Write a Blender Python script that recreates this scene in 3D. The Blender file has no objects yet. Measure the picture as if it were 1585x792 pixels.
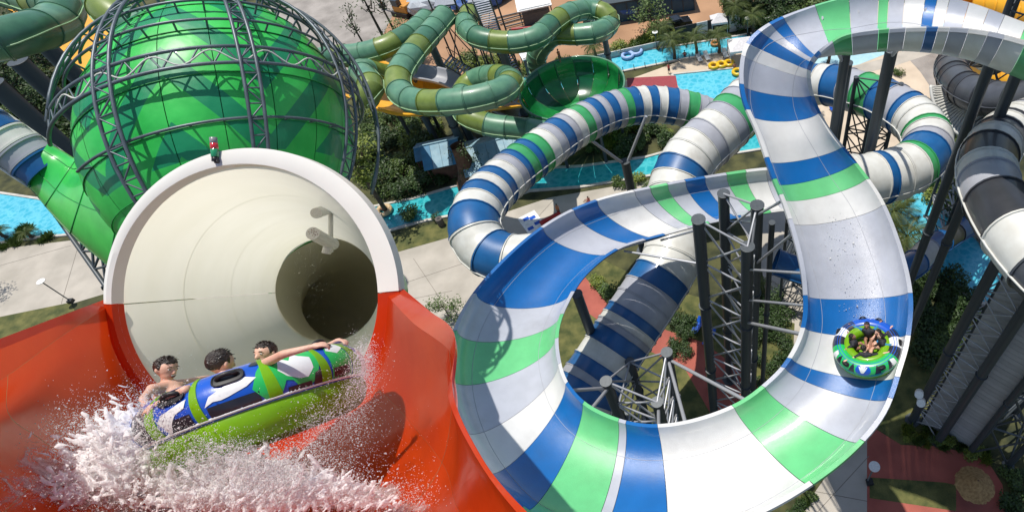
import bpy, bmesh, math, random
import numpy as np
from mathutils import Vector, Matrix, Quaternion, noise
random.seed(7)
rnd = random.Random(11)
SC = bpy.context.scene
COL = SC.collection
# ------------------------------------------------------------ camera
TH = math.radians(50.85); FPX = 927.0; PX0 = 1050.0; PY0 = 396.0; CAMH = 50.0
CAM = Vector((0, 0, CAMH))
FW = Vector((0, math.cos(TH), -math.sin(TH)))
_r0 = Vector((1, 0, 0)); _u0 = Vector((0, math.sin(TH), math.cos(TH)))
RT = .9917*_r0 - .1285*_u0
UP = .1285*_r0 + .9917*_u0
cd = bpy.data.cameras.new('camera'); cam = bpy.data.objects.new('camera', cd); COL.objects.link(cam)
m = Matrix((RT, UP, -FW)).transposed().to_4x4(); m.translation = CAM
cam.matrix_world = m
cd.sensor_width = 36; cd.lens = 36*FPX/1585; cd.shift_x = (792.5-PX0)/1585
cd.clip_start = .1; cd.clip_end = 3000
SC.camera = cam
# ------------------------------------------------------------ sky and sun
SUNV = Vector((-.17, .20, .96)).normalized()
w = bpy.data.worlds.new("World"); SC.world = w; w.use_nodes = True
nt = w.node_tree; bg = nt.nodes['Background']
sk = nt.nodes.new('ShaderNodeTexSky'); sk.sky_type = 'NISHITA'; sk.sun_disc = False
sk.sun_elevation = math.asin(SUNV.z); sk.sun_rotation = math.atan2(SUNV.x, SUNV.y)
nt.links.new(sk.outputs[0], bg.inputs[0]); bg.inputs[1].default_value = .12
sl = bpy.data.lights.new('sun', 'SUN'); sl.energy = 4.6; sl.angle = math.radians(.5); sl.color = (1, .95, .87)
so = bpy.data.objects.new('sun', sl); COL.objects.link(so)
so.rotation_euler = SUNV.to_track_quat('Z', 'Y').to_euler(); so.location = (-30, 20, 90)
SC.view_settings.view_transform = 'Standard'; SC.view_settings.look = 'None'
SC.view_settings.exposure = 0.0; SC.view_settings.gamma = 1
SC.cycles.max_bounces = 14; SC.cycles.diffuse_bounces = 10; SC.cycles.transparent_max_bounces = 14; SC.cycles.transmission_bounces = 10
# ------------------------------------------------------------ helpers
def W(px, py, z):
    return CAM + z*(FW + RT*((px-PX0)/FPX) - UP*((py-PY0)/FPX))
def D(px, py):
    return FW + RT*((px-PX0)/FPX) - UP*((py-PY0)/FPX)
def G(px, py, h=0.0):
    d = D(px, py); return CAM + d*((h-CAMH)/d.z)
def Cc(x, y, z): return CAM + RT*x + UP*y + FW*z
def depth(p): return (p-CAM).dot(FW)

def mk(name, verts, faces, mat, parent=None, smooth=True, loc=None):
    me = bpy.data.meshes.new(name)
    me.from_pydata([tuple(v) for v in verts], [], faces); me.update()
    if smooth: me.polygons.foreach_set('use_smooth', [True]*len(me.polygons))
    for mm in (mat if isinstance(mat, (list, tuple)) else [mat]): me.materials.append(mm)
    return link(name, me, parent, loc)
def link(name, me, parent=None, loc=None):
    o = bpy.data.objects.new(name, me); COL.objects.link(o)
    if loc is not None: o.location = loc
    if parent is not None: par(o, parent)
    return o
def par(o, p):
    o.parent = p
    o.matrix_parent_inverse = (WM.get(p.name) or Matrix()).inverted()
WM = {}
def tag(o, label=None, cat=None, group=None, kind=None):
    if label: o['label'] = label
    if cat: o['category'] = cat
    if group: o['group'] = group
    if kind: o['kind'] = kind
    return o
def thing(name, loc, label, cat, group=None):
    e = bpy.data.objects.new(name, None); COL.objects.link(e); e.location = loc; e.empty_display_size = .3
    WM[e.name] = Matrix.Translation(loc)
    return tag(e, label, cat, group)
def copy_thing(src, loc, rz=0, sc=1, label=None, group=None):
    r = src.copy(); COL.objects.link(r); r.location = loc; r.rotation_euler = (0, 0, rz); r.scale = (sc, sc, sc)
    if label: r['label'] = label
    if group: r['group'] = group
    for ch in KIDS.get(src.name, []):
        c = ch.copy(); COL.objects.link(c); c.parent = r
    return r
KIDS = {}
# shared unit cylinder along Z 0..1, radius 1
_cyl = {}
def cylmesh(mat, n=10):
    k = (mat.name, n)
    if k not in _cyl:
        v = []; f = []
        for i in range(n):
            a = 2*math.pi*i/n; v += [(math.cos(a), math.sin(a), 0), (math.cos(a), math.sin(a), 1)]
        for i in range(n):
            j = (i+1) % n; f.append((2*i, 2*j, 2*j+1, 2*i+1))
        f.append(tuple(2*i for i in range(n))[::-1]); f.append(tuple(2*i+1 for i in range(n)))
        me = bpy.data.meshes.new('round_bar'); me.from_pydata(v, [], f); me.update()
        me.polygons.foreach_set('use_smooth', [len(p.vertices) == 4 for p in me.polygons])
        me.materials.append(mat); _cyl[k] = me
    return _cyl[k]
def bar(name, a, b, r, mat, parent=None, n=8):
    a = Vector(a); b = Vector(b); d = b-a
    o = bpy.data.objects.new(name, cylmesh(mat, n)); COL.objects.link(o)
    M = Matrix.Translation(a) @ d.to_track_quat('Z', 'Y').to_matrix().to_4x4() @ Matrix.Diagonal((r, r, d.length, 1))
    o.location = a; o.rotation_mode = 'QUATERNION'; o.rotation_quaternion = d.to_track_quat('Z', 'Y'); o.scale = (r, r, d.length)
    if parent is not None: par(o, parent)
    return o
class MB:
    def __init__(s): s.v = []; s.f = []
    def add(s, v, f):
        o = len(s.v); s.v += [tuple(x) for x in v]; s.f += [tuple(i+o for i in q) for q in f]; return s
    def box(s, c, sx, sy, sz, R=None):
        R = R or Matrix.Identity(3); c = Vector(c)
        v = [c + R @ Vector((x*sx/2, y*sy/2, z*sz/2)) for x in (-1, 1) for y in (-1, 1) for z in (-1, 1)]
        return s.add(v, [(0,1,3,2),(4,6,7,5),(0,4,5,1),(2,3,7,6),(0,2,6,4),(1,5,7,3)])
    def tube(s, a, b, r0, r1=None, n=8, caps=True):
        a = Vector(a); b = Vector(b); r1 = r0 if r1 is None else r1
        q = (b-a).to_track_quat('Z', 'Y'); v = []
        for p, r in ((a, r0), (b, r1)):
            for i in range(n):
                t = 2*math.pi*i/n; v.append(p + q @ Vector((r*math.cos(t), r*math.sin(t), 0)))
        f = [(i, (i+1) % n, n+(i+1) % n, n+i) for i in range(n)]
        if caps: f += [tuple(range(n))[::-1], tuple(range(n, 2*n))]
        return s.add(v, f)
    def path(s, pts, r, n=8, closed=False):
        pts = [Vector(p) for p in pts]; N = len(pts); v = []
        up = Vector((.13, .21, .97)); 
        for i, p in enumerate(pts):
            t = (pts[(i+1) % N]-pts[i-1]) if closed else (pts[min(i+1, N-1)]-pts[max(i-1, 0)])
            t.normalize(); x = t.cross(up).normalized(); y = x.cross(t); up = y
            rr = r[i] if isinstance(r, (list, tuple)) else r
            for k in range(n):
                a = 2*math.pi*k/n; v.append(p + x*rr*math.cos(a) + y*rr*math.sin(a))
        f = []
        for i in range(N if closed else N-1):
            j = (i+1) % N
            for k in range(n):
                l = (k+1) % n; f.append((i*n+k, i*n+l, j*n+l, j*n+k))
        if not closed: f += [tuple(range(n))[::-1], tuple((N-1)*n+k for k in range(n))]
        return s.add(v, f)
    def ell(s, c, R, rx, ry, rz, nu=14, nv=9, fn=None):
        c = Vector(c); v = [c + R @ Vector((0, 0, rz))]
        for j in range(1, nv):
            p = math.pi*j/nv
            for i in range(nu):
                t = 2*math.pi*i/nu; q = Vector((rx*math.sin(p)*math.cos(t), ry*math.sin(p)*math.sin(t), rz*math.cos(p)))
                if fn: q = q*fn(q)
                v.append(c + R @ q)
        v.append(c + R @ Vector((0, 0, -rz))); f = []
        for i in range(nu):
            f.append((0, 1+i, 1+(i+1) % nu)); 
            b = 1+(nv-2)*nu; f.append((len(v)-1, b+(i+1) % nu, b+i))
        for j in range(nv-2):
            for i in range(nu):
                a = 1+j*nu; f.append((a+i, a+nu+i, a+nu+(i+1) % nu, a+(i+1) % nu))
        return s.add(v, f)
    def build(s, name, mat, parent=None, smooth=True, loc=None): return mk(name, s.v, s.f, mat, parent, smooth, loc)
def cr(P, u):
    """Catmull-Rom through list of Vectors at param u (index units)"""
    n = len(P); i = int(max(0, min(n-2, math.floor(u)))); t = u-i
    p1, p2 = P[i], P[i+1]; p0 = P[i-1] if i > 0 else p1*2-p2; p3 = P[i+2] if i+2 < n else p2*2-p1
    return .5*((2*p1)+(p2-p0)*t+(2*p0-5*p1+4*p2-p3)*t*t+(3*p1-p0-3*p2+p3)*t*t*t)
def lerp(a, b, t): return a+(b-a)*t
def poly3(P, name, mat, h=None, up=.0, parent=None):
    v = [Vector(p) for p in P]
    me = bpy.data.meshes.new(name); bm = bmesh.new()
    f = bm.faces.new([bm.verts.new(p) for p in v]); f.normal_update()
    if f.normal.z < 0: f.normal_flip()
    bmesh.ops.triangulate(bm, faces=[f]); bm.to_mesh(me); bm.free(); me.materials.append(mat)
    return link(name, me, parent)
# ------------------------------------------------------------ materials
def nodes(name):
    m = bpy.data.materials.new(name); m.use_nodes = True; nt = m.node_tree
    return m, nt, nt.nodes['Principled BSDF'], nt.nodes, nt.links
def mat(name, c, rough=.5, c2=None, sc=4., bump=0., bsc=30., metal=0., coat=0., spec=.5, detail=6., mid=(.35, .65), dirt=0., trans=0.):
    m, nt, p, N, L = nodes(name)
    p.inputs['Roughness'].default_value = rough; p.inputs['Metallic'].default_value = metal
    p.inputs['Coat Weight'].default_value = coat; p.inputs['Coat Roughness'].default_value = .08
    p.inputs['Specular IOR Level'].default_value = spec
    tc = N.new('ShaderNodeTexCoord')
    c2 = c2 or tuple(min(1, x*.82) for x in c)
    nz = N.new('ShaderNodeTexNoise'); nz.inputs['Scale'].default_value = sc; nz.inputs['Detail'].default_value = detail
    L.new(tc.outputs['Object'], nz.inputs['Vector'])
    r = N.new('ShaderNodeValToRGB'); r.color_ramp.elements[0].position = mid[0]; r.color_ramp.elements[1].position = mid[1]
    r.color_ramp.elements[0].color = (*c2, 1); r.color_ramp.elements[1].color = (*c, 1)
    L.new(nz.outputs['Fac'], r.inputs[0]); out = r.outputs[0]
    if dirt:
        n2 = N.new('ShaderNodeTexNoise'); n2.inputs['Scale'].default_value = sc*.23; n2.inputs['Detail'].default_value = 10; n2.inputs['Roughness'].default_value = .7
        L.new(tc.outputs['Object'], n2.inputs['Vector'])
        mr = N.new('ShaderNodeMapRange'); mr.inputs[1].default_value = .5; mr.inputs[2].default_value = .75; mr.inputs[4].default_value = dirt
        L.new(n2.outputs['Fac'], mr.inputs[0])
        mx = N.new('ShaderNodeMix'); mx.data_type = 'RGBA'; mx.inputs[7].default_value = (c[0]*.35+.05, c[1]*.33+.04, c[2]*.3+.03, 1)
        L.new(mr.outputs[0], mx.inputs[0]); L.new(out, mx.inputs[6]); out = mx.outputs[2]
    L.new(out, p.inputs['Base Color'])
    if bump:
        nb = N.new('ShaderNodeTexNoise'); nb.inputs['Scale'].default_value = bsc; nb.inputs['Detail'].default_value = 5
        L.new(tc.outputs['Object'], nb.inputs['Vector'])
        b = N.new('ShaderNodeBump'); b.inputs['Strength'].default_value = bump; b.inputs['Distance'].default_value = .05
        L.new(nb.outputs['Fac'], b.inputs['Height']); L.new(b.outputs[0], p.inputs['Normal'])
    if trans:
        t = N.new('ShaderNodeBsdfTranslucent'); L.new(out, t.inputs[0]); ms = N.new('ShaderNodeMixShader'); ms.inputs[0].default_value = trans
        L.new(p.outputs[0], ms.inputs[1]); L.new(t.outputs[0], ms.inputs[2]); L.new(ms.outputs[0], N['Material Output'].inputs[0])
    return m
def water_mat(name, c, c2, sc, bump=.35, rough=.06, net=True):
    m, nt, p, N, L = nodes(name)
    p.inputs['Roughness'].default_value = rough; p.inputs['Specular IOR Level'].default_value = .6
    tc = N.new('ShaderNodeTexCoord')
    d = N.new('ShaderNodeTexNoise'); d.inputs['Scale'].default_value = sc*.8; L.new(tc.outputs['Object'], d.inputs['Vector'])
    mxv = N.new('ShaderNodeMix'); mxv.data_type = 'RGBA'; mxv.inputs[0].default_value = .5
    L.new(tc.outputs['Object'], mxv.inputs[6]); L.new(d.outputs['Color'], mxv.inputs[7])
    v = N.new('ShaderNodeTexVoronoi'); v.feature = 'DISTANCE_TO_EDGE'; v.inputs['Scale'].default_value = sc; L.new(mxv.outputs[2], v.inputs['Vector'])
    r = N.new('ShaderNodeValToRGB'); r.color_ramp.elements[0].position = .0; r.color_ramp.elements[1].position = .30
    r.color_ramp.elements[0].color = (*c2, 1); r.color_ramp.elements[1].color = (*c, 1)  # paler cell edges: caustic light painted into the water colour
    L.new(v.outputs[0], r.inputs[0])
    n2 = N.new('ShaderNodeTexNoise'); n2.inputs['Scale'].default_value = .35; L.new(tc.outputs['Object'], n2.inputs['Vector'])
    mx = N.new('ShaderNodeMix'); mx.data_type = 'RGBA'; mx.blend_type = 'MULTIPLY'
    mx.inputs[7].default_value = (.6, .75, .85, 1); L.new(n2.outputs['Fac'], mx.inputs[0]); L.new(r.outputs[0], mx.inputs[6])
    L.new(mx.outputs[2], p.inputs['Base Color'])
    nb = N.new('ShaderNodeTexNoise'); nb.inputs['Scale'].default_value = sc*2.2; nb.inputs['Detail'].default_value = 4; L.new(tc.outputs['Object'], nb.inputs['Vector'])
    b = N.new('ShaderNodeBump'); b.inputs['Strength'].default_value = bump; b.inputs['Distance'].default_value = .08
    L.new(nb.outputs['Fac'], b.inputs['Height']); L.new(b.outputs[0], p.inputs['Normal'])
    return m
def leaf_mat(name, c, c2, tr=.25):
    m, nt, p, N, L = nodes(name)
    p.inputs['Roughness'].default_value = .55
    oi = N.new('ShaderNodeNewGeometry'); r = N.new('ShaderNodeValToRGB')
    r.color_ramp.elements[0].color = (*c2, 1); r.color_ramp.elements[1].color = (*c, 1)
    L.new(oi.outputs['Random Per Island'], r.inputs[0]); L.new(r.outputs[0], p.inputs['Base Color'])
    t = N.new('ShaderNodeBsdfTranslucent'); L.new(r.outputs[0], t.inputs[0])
    mx = N.new('ShaderNodeMixShader'); mx.inputs[0].default_value = tr
    L.new(p.outputs[0], mx.inputs[1]); L.new(t.outputs[0], mx.inputs[2]); L.new(mx.outputs[0], N['Material Output'].inputs[0])
    return m
def slide_mat(name, c, rough=.3, coat=.6, wet=.22, dirt=.35):
    return mat(name, c, rough, tuple(x*.90 for x in c), 1.1, wet, 34., coat=coat, dirt=dirt)
WHT = slide_mat('white_fibreglass', (.67, .67, .66)); LAV = slide_mat('pale_grey_fibreglass', (.46, .48, .54))
BLU = slide_mat('blue_fibreglass', (.004, .125, .40)); GRN = slide_mat('green_fibreglass', (.14, .56, .22))
WHE = mat('white_shell', (.66, .66, .62), .45, (.58, .57, .52), 1.3, .05, 12, coat=.15, dirt=.5)
LAE = mat('grey_shell', (.38, .39, .43), .45, (.33, .34, .38), 1.3, .05, 12, coat=.15, dirt=.4)
BLE = mat('blue_shell', (.006, .105, .30), .42, (.005, .085, .25), 1.3, .05, 12, coat=.2, dirt=.3)
GRE = mat('green_shell', (.05, .36, .12), .42, (.04, .30, .10), 1.3, .05, 12, coat=.2, dirt=.3)
BLK = mat('charcoal_shell', (.035, .037, .045), .42, (.025, .027, .032), 1.3, .05, 12, coat=.2)
DGY = mat('dark_grey_shell', (.075, .08, .095), .42, (.055, .06, .07), 1.3, .05, 12, coat=.2)
TEA = mat('teal_shell', (.12, .28, .17), .4, (.08, .21, .13), 1.2, .05, 12, coat=.3, dirt=.3)
TED = mat('deep_teal_shell', (.06, .18, .10), .4, (.045, .14, .08), 1.2, .05, 12, coat=.3, dirt=.3)
OLV = mat('olive_green_shell', (.19, .26, .05), .4, (.14, .20, .035), 1.2, .05, 12, coat=.3, dirt=.3)
SEAM = mat('seam_green', (.35, .55, .30), .5)
YEL = mat('yellow_fibreglass', (.85, .42, .02), .35, (.78, .36, .015), .8, .05, 10, coat=.3, dirt=.25)
STEEL = mat('dark_steel', (.075, .09, .10), .45, (.055, .065, .075), 2., .05, 20, metal=.2, dirt=.3)
STEELP = mat('sphere_steel', (.13, .16, .18), .42, (.09, .11, .125), 2., .05, 20, metal=.3)
GALV = mat('galvanised_steel', (.50, .51, .54), .4, (.36, .37, .4), 3., .04, 20, metal=.35)
RUST = mat('brown_steel', (.12, .07, .05), .7, (.08, .045, .035), 2., .1, 20)
RED = mat('red_fibreglass', (.82, .075, .010), .22, (.70, .045, .006), .5, .22, 5., coat=.5, dirt=.1, trans=.5)
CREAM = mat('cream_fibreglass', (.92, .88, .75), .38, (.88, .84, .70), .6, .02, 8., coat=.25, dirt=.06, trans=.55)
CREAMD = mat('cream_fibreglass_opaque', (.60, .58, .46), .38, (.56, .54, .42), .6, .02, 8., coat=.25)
CREAMR = mat('cream_rim', (.80, .78, .72), .4, (.74, .72, .66), 1., coat=.2)
WHITEP = mat('white_paint', (.8, .8, .78), .5, dirt=.2, sc=3)
# ============================================================ THE SETTING
M_SOIL = mat('soil_and_grass', (.085, .085, .030), .95, (.022, .028, .012), .5, 1., 3., mid=(.35, .62), detail=12)
M_GRASS = mat('lawn', (.15, .145, .045), .95, (.05, .065, .018), .8, .9, 14., detail=12)
M_DIRT = mat('orange_dirt', (.46, .27, .155), .95, (.30, .17, .095), .09, .6, 2.5, detail=12)
M_GRAV = mat('grey_gravel', (.36, .33, .30), .95, (.22, .2, .18), .3, .8, 5, detail=12)
M_CONC = mat('pale_concrete', (.46, .42, .36), .85, (.36, .33, .28), .35, .2, 8, detail=10, dirt=.35)
M_CONC2 = mat('grey_concrete', (.30, .29, .27), .85, (.23, .22, .21), .4, .2, 8, detail=10, dirt=.4)
M_SAND = mat('beige_paving', (.60, .50, .38), .9, (.50, .41, .31), .3, .2, 8, detail=10, dirt=.3)
M_REDP = mat('red_paving', (.40, .105, .075), .85, (.30, .075, .055), .5, .3, 10, detail=10, dirt=.4)
M_KERB = mat('kerb_stone', (.55, .52, .46), .8, (.42, .40, .36), 1.5, .1, 10)
M_POOL = water_mat('pool_water', (.06, .46, .58), (.17, .60, .70), 2.3)
M_CANAL = water_mat('canal_water', (.02, .36, .39), (.08, .50, .52), 1.9)
M_SHAL = water_mat('shallow_water', (.46, .66, .68), (.52, .71, .72), 1.5)
v = []; f = []; n = 24; S = 700
for i in range(n+1):
    for j in range(n+1): v.append((-S+2*S*i/n, -200+1400*j/n, 0))
for i in range(n):
    for j in range(n): a = i*(n+1)+j; f.append((a, a+n+1, a+n+2, a+1))
tag(mk('ground', v, f, M_SOIL, smooth=False), kind='structure')
def area(name, pts, m, h=.004):
    return tag(poly3([G(x, y, h) for x, y in pts], name, m), kind='structure')
area('dirt_yard', [(430,-220),(1900,-220),(1900,-60),(1590,-8),(1240,-4),(1200,12),(1060,44),(960,72),(900,86),(840,112),(700,120),(640,92),(560,60),(500,30)], M_DIRT)
area('gravel_yard', [(380,-200),(640,-200),(640,-10),(610,20),(590,60),(560,95),(540,110),(420,40)], M_GRAV, .008)
area('beige_plaza', [(935,152),(960,128),(1060,92),(1180,66),(1215,110),(1160,170),(1040,185),(980,170)], M_SAND, .008)
area('beach', [(1220,60),(1290,-5),(1560,20),(1620,60),(1600,150),(1530,200),(1480,250),(1380,330),(1330,300),(1220,200)], M_SAND, .008)
area('concrete_plaza', [(-300,470),(-300,400),(-60,392),(110,372),(330,400),(590,398),(650,372),(760,336),(850,306),(1010,278),(1060,290),(1010,330),(900,380),(800,430),(760,500),(700,560),(560,520),(400,470),(170,452),(110,470),(0,492)], M_CONC, .008)
area('shaded_path', [(1140,330),(1290,250),(1300,420),(1262,640),(1232,640),(1225,560),(1190,500),(1180,420)], M_CONC, .008)
area('concrete_path', [(1225,830),(1262,760),(1340,650),(1346,700),(1342,830)], M_CONC, .010)
area('red_path', [(1342,655),(1395,688),(1450,690),(1505,702),(1530,714),(1552,750),(1560,830),(1342,830)], M_REDP, .012)
area('lawn', [(1346,738),(1462,746),(1480,750),(1480,790),(1346,770)], M_GRASS, .02)
area('lawn', [(1380,420),(1440,470),(1440,690),(1395,688),(1345,655),(1350,560)], M_GRASS, .008)
area('lawn', [(850,440),(930,400),(1010,440),(1230,500),(1220,700),(860,700)], M_GRASS, .016)
area('red_path', [(890,470),(880,440),(905,428),(940,470),(1000,500),(1090,530),(1170,590),(1215,640),(1100,640),(1060,570),(1000,540),(940,505)], M_REDP, .024)
area('lawn', [(580,400),(700,366),(740,345),(745,332),(640,352),(585,378)], M_GRASS, .016)
area('lawn', [(-300,500),(0,490),(108,468),(140,520),(100,600),(-300,700)], M_GRASS, .016)
def water(name, pts, m, h=.05, kerb=True, kw=.35):
    P = [G(x, y, 0) for x, y in pts]
    tag(poly3([p+Vector((0, 0, h)) for p in P], name, m), kind='structure')
    if kerb:
        mb = MB(); n = len(P)
        for i in range(n):
            a, b = P[i], P[(i+1) % n]; d = (b-a); L = d.length; q = Matrix.Rotation(math.atan2(d.y, d.x), 3, 'Z')
            mb.box((a+b)/2+Vector((0, 0, .09+.002*(i % 3))), L+kw*.98, kw, .18, q)
        o = mb.build(name+'_kerb', M_KERB, smooth=False); tag(o, kind='structure')
water('canal_left', [(-400,292),(-60,290),(60,308),(130,330),(130,362),(60,368),(10,376),(-400,380)], M_POOL)
water('canal', [(570,322),(640,308),(700,290),(820,262),(900,258),(1000,244),(1100,216),(1230,190),(1240,222),(1100,244),(1010,272),(900,290),(820,296),(740,326),(650,344),(600,358),(570,366)], M_CANAL)
water('lazy_river', [(560,96),(700,118),(860,120),(905,106),(935,86),(985,75),(1000,78),(1060,70),(1170,52),(1230,46),(1230,72),(1165,76),(1060,92),(960,112),(900,130),(840,150),(700,142),(560,130)], M_POOL)
water('pool', [(1040,116),(1140,106),(1200,100),(1215,170),(1120,182),(1060,165)], M_POOL)
water('canal_right', [(1385,300),(1420,290),(1500,358),(1560,420),(1600,480),(1520,470),(1430,420),(1395,370),(1372,330)], M_POOL)
area('wave_pool', [(1222,100),(1270,48),(1340,40),(1470,36),(1425,60),(1370,84),(1330,100),(1290,108),(1240,130)], M_SHAL, .02)
area('wet_sand', [(1470,34),(1540,40),(1500,66),(1440,84),(1385,102),(1320,118),(1290,112),(1370,90),(1430,66)], M_CONC, .018)
area('dirt_patch', [(1405,90),(1450,78),(1462,100),(1475,140),(1450,150),(1425,112)], M_GRAV, .016)
# paving joints as thin recessed-looking strips of darker mortar on the plaza
M_JOINT = mat('joint_mortar', (.22, .2, .17), .95)
jm = MB()
for (a, b) in [((-60,428),(110,380)),((95,470),(120,385)),((620,440),(740,400)),((640,400),(720,520)),((600,470),(700,450)),((1230,830),(1345,705)),((1262,760),(1342,775)),((880,330),(960,298)),((820,350),(860,306)),((1190,430),(1240,470)),((1180,380),(1260,360))]:
    p, q = G(*a), G(*b); d = q-p
    jm.box((p+q)/2+Vector((0, 0, .015)), d.length, .05, .012, Matrix.Rotation(math.atan2(d.y, d.x), 3, 'Z'))
tag(jm.build('paving_joints', M_JOINT, smooth=False), kind='structure')
# ============================================================ BIG OPEN SLIDE
ST = [ # A rim, B rim (pixel x, y, height)
((1790,100,36.4),(1790,150,39)),((1680,66,35.6),(1680,98,38)),((1585,35,35),(1585,62,37.2)),((1500,5,34.9),(1500,44,36.9)),((1400,-15,34.8),(1400,42,36.5)),
((1310,-3,34.9),(1315,51,36)),((1240,18,34.8),(1278,70,35.2)),((1190,41,34.6),(1258,88,34.4)),((1160,70,34.2),(1249,108,33.6)),
((1151,110,33.6),(1251,135,32.7)),((1156,155,32.9),(1261,165,31.8)),((1178,207,32),(1283,205,31)),((1200,270,31),(1318,248,30)),
((1223,328,30),(1360,308,29.2)),((1243,400,29),(1389,380,28.4)),((1250,454,28),(1405,450,27.8)),((1248,500,27.2),(1403,510,27.4)),
((1231,545,26.5),(1390,565,27.1)),((1200,585,25.9),(1355,650,26.8)),((1142,628,25.3),(1262,737,26.5)),((1060,656,24.8),(1120,808,26.2)),
((985,659,24.4),(955,818,26)),((915,634,24.2),(835,797,25.8)),((877,597,24),(759,730,25.6)),((862,555,23.8),(711,645,25.3)),
((860,512,23.5),(698,560,25)),((874,470,23.2),(719,483,24.6)),((903,424,22.9),(770,415,24.2)),((955,383,22.5),(845,350,23.7)),
((1026,361,22),(925,311,23.2)),((1092,343,21.5),(1030,287,22.7)),((1160,330,21),(1110,273,22.2)),((1215,322,20.5),(1190,263,21.8)),((1280,318,20),(1275,262,21.4))]
RA = [G(*a) for a, b in ST]; RB = [G(*b) for a, b in ST]
def near_u(px, py, side):
    P = RA if side == 'A' else RB; best = (1e9, 0)
    for i in range(len(P)*40-39):
        u = i/40; q = cr(P, u)-CAM; z = q.dot(FW); x = q.dot(RT)/z*FPX+PX0; y = -q.dot(UP)/z*FPX+PY0
        d = (x-px)**2+(y-py)**2
        if d < best[0]: best = (d, u)
    return best[1]
KP = 22
def section(u):
    a, b = cr(RA, u), cr(RB, u); e = .05
    m1 = (cr(RA, u+e)+cr(RB, u+e))/2; m0 = (cr(RA, u-e)+cr(RB, u-e))/2
    T = (m1-m0).normalized(); c = b-a; wd = c.length; ch = c/wd
    n = ch.cross(T).normalized()
    if n.z < 0: n = -n
    Dp = min(1.55, wd*.31); inn = []; out = []
    for k in range(KP+1):
        t = math.pi*k/KP; s = (1-math.cos(t))/2; sg = math.sin(t)**.92
        inn.append(a+c*s-n*Dp*sg)
        s2 = -.02+1.04*s; out.append(a+c*s2-n*((Dp+.07)*sg))
    F = .20
    return inn+[b+ch*F, b+ch*F-n*.14, b+ch*.07-n*.15]+out[1:-1][::-1]+[a-ch*.07-n*.15, a-ch*F-n*.14, a-ch*F]
big = thing('open_slide', G(1160, 600, 0), 'big open raft slide in white, blue, green and grey bands looping round a steel tower', 'water slide')
COLS = {'W': (WHT, WHE), 'L': (LAV, LAE), 'B': (BLU, BLE), 'G': (GRN, GRE)}
# (colour, pixel on rim where it ends, rim)
STR = [('L',(1700,70),'A'),('G',(1590,62),'B'),('W',(1556,52),'B'),('L',(1530,48),'B'),('W',(1500,44),'B'),('L',(1470,43),'B'),('W',(1452,42),'B'),('B',(1434,42),'B'),('W',(1402,42),'B'),('L',(1376,44),'B'),('G',(1360,46),'B'),
('L',(1318,51),'B'),('G',(1288,64),'B'),('L',(1215,30),'A'),('B',(1194,39),'A'),('L',(1179,50),'A'),('B',(1161,70),'A'),('W',(1154,88),'A'),('L',(1152,131),'A'),('B',(1160,170),'A'),('W',(1190,244),'A'),
('B',(1202,276),'A'),('G',(1214,300),'A'),('W',(1228,338),'A'),('L',(1250,456),'A'),('B',(1247,507),'A'),('W',(1224,553),'A'),('B',(1213,568),'A'),('L',(1184,598),'A'),
('G',(1137,631),'A'),('W',(1018,661),'A'),('B',(969,656),'A'),('L',(956,652),'A'),('G',(902,624),'A'),('B',(875,594),'A'),('W',(863,564),'A'),('L',(859,524),'A'),('G',(868,486),'A'),
('L',(886,452),'A'),('B',(842,352),'B'),('L',(890,328),'B'),('B',(924,311),'B'),('W',(983,297),'B'),('L',(1008,291),'B'),('G',(1034,286),'B'),('L',(1062,282),'B'),('B',(1092,276),'B'),('L',(1125,271),'B'),('G',(1155,267),'B'),('W',(1187,263),'B')]
MR = KP+1
def trough_part(name, u0, u1, m_in, m_out, parent, sec=section, ns=None):
    ns = ns or max(2, int((u1-u0)*7)+1); R = [sec(lerp(u0, u1, i/ns)) for i in range(ns+1)]; n = len(R[0])
    v = [p for r in R for p in r]; f = []
    for i in range(ns):
        for k in range(n):
            l = (k+1) % n; f.append((i*n+k, i*n+l, (i+1)*n+l, (i+1)*n+k))
    me_mat = [0 if (k < KP+2 or k == n-1 or k == n-2) else 1 for i in range(ns) for k in range(n)]
    f += [tuple(range(n)), tuple(ns*n+k for k in range(n))[::-1]]; me_mat += [1, 1]
    o = mk(name, v, f, [m_in, m_out], parent)
    o.data.polygons.foreach_set('material_index', me_mat)
    o.data.polygons.foreach_set('use_smooth', [True]*(len(f)-2)+[False]*2)
    sharpen(o.data, .7)
    return o
def sharpen(me, ang=.6):
    bm = bmesh.new(); bm.from_mesh(me); bmesh.ops.recalc_face_normals(bm, faces=bm.faces)
    for e in bm.edges:
        if len(e.link_faces) == 2 and e.calc_face_angle(0) > ang: e.smooth = False
    bm.to_mesh(me); bm.free()
us = 0.0
for c, q, sd in STR:
    ue = near_u(q[0], q[1], sd)
    if ue <= us+.03: print('bad stripe', c, q, us, ue); continue
    mi, mo = COLS[c]
    trough_part('slide_panel', us+.004, ue-.004, mi, mo, big); us = ue
trough_part('slide_panel', us+.004, len(ST)-1.2, LAV, LAE, big)
# longitudinal joints running along the trough as slim raised beads
mb = MB()
for k in (6, 16):
    pts = [section(u)[k] for u in np.arange(.2, len(ST)-1.3, .2)]
    mb.path(pts, .012, 4)
mb.build('joint_bead', LAE, big)
def slide_pt(u, s=.5, up=0.):
    S = section(u); return S[int(KP*s)]
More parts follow.
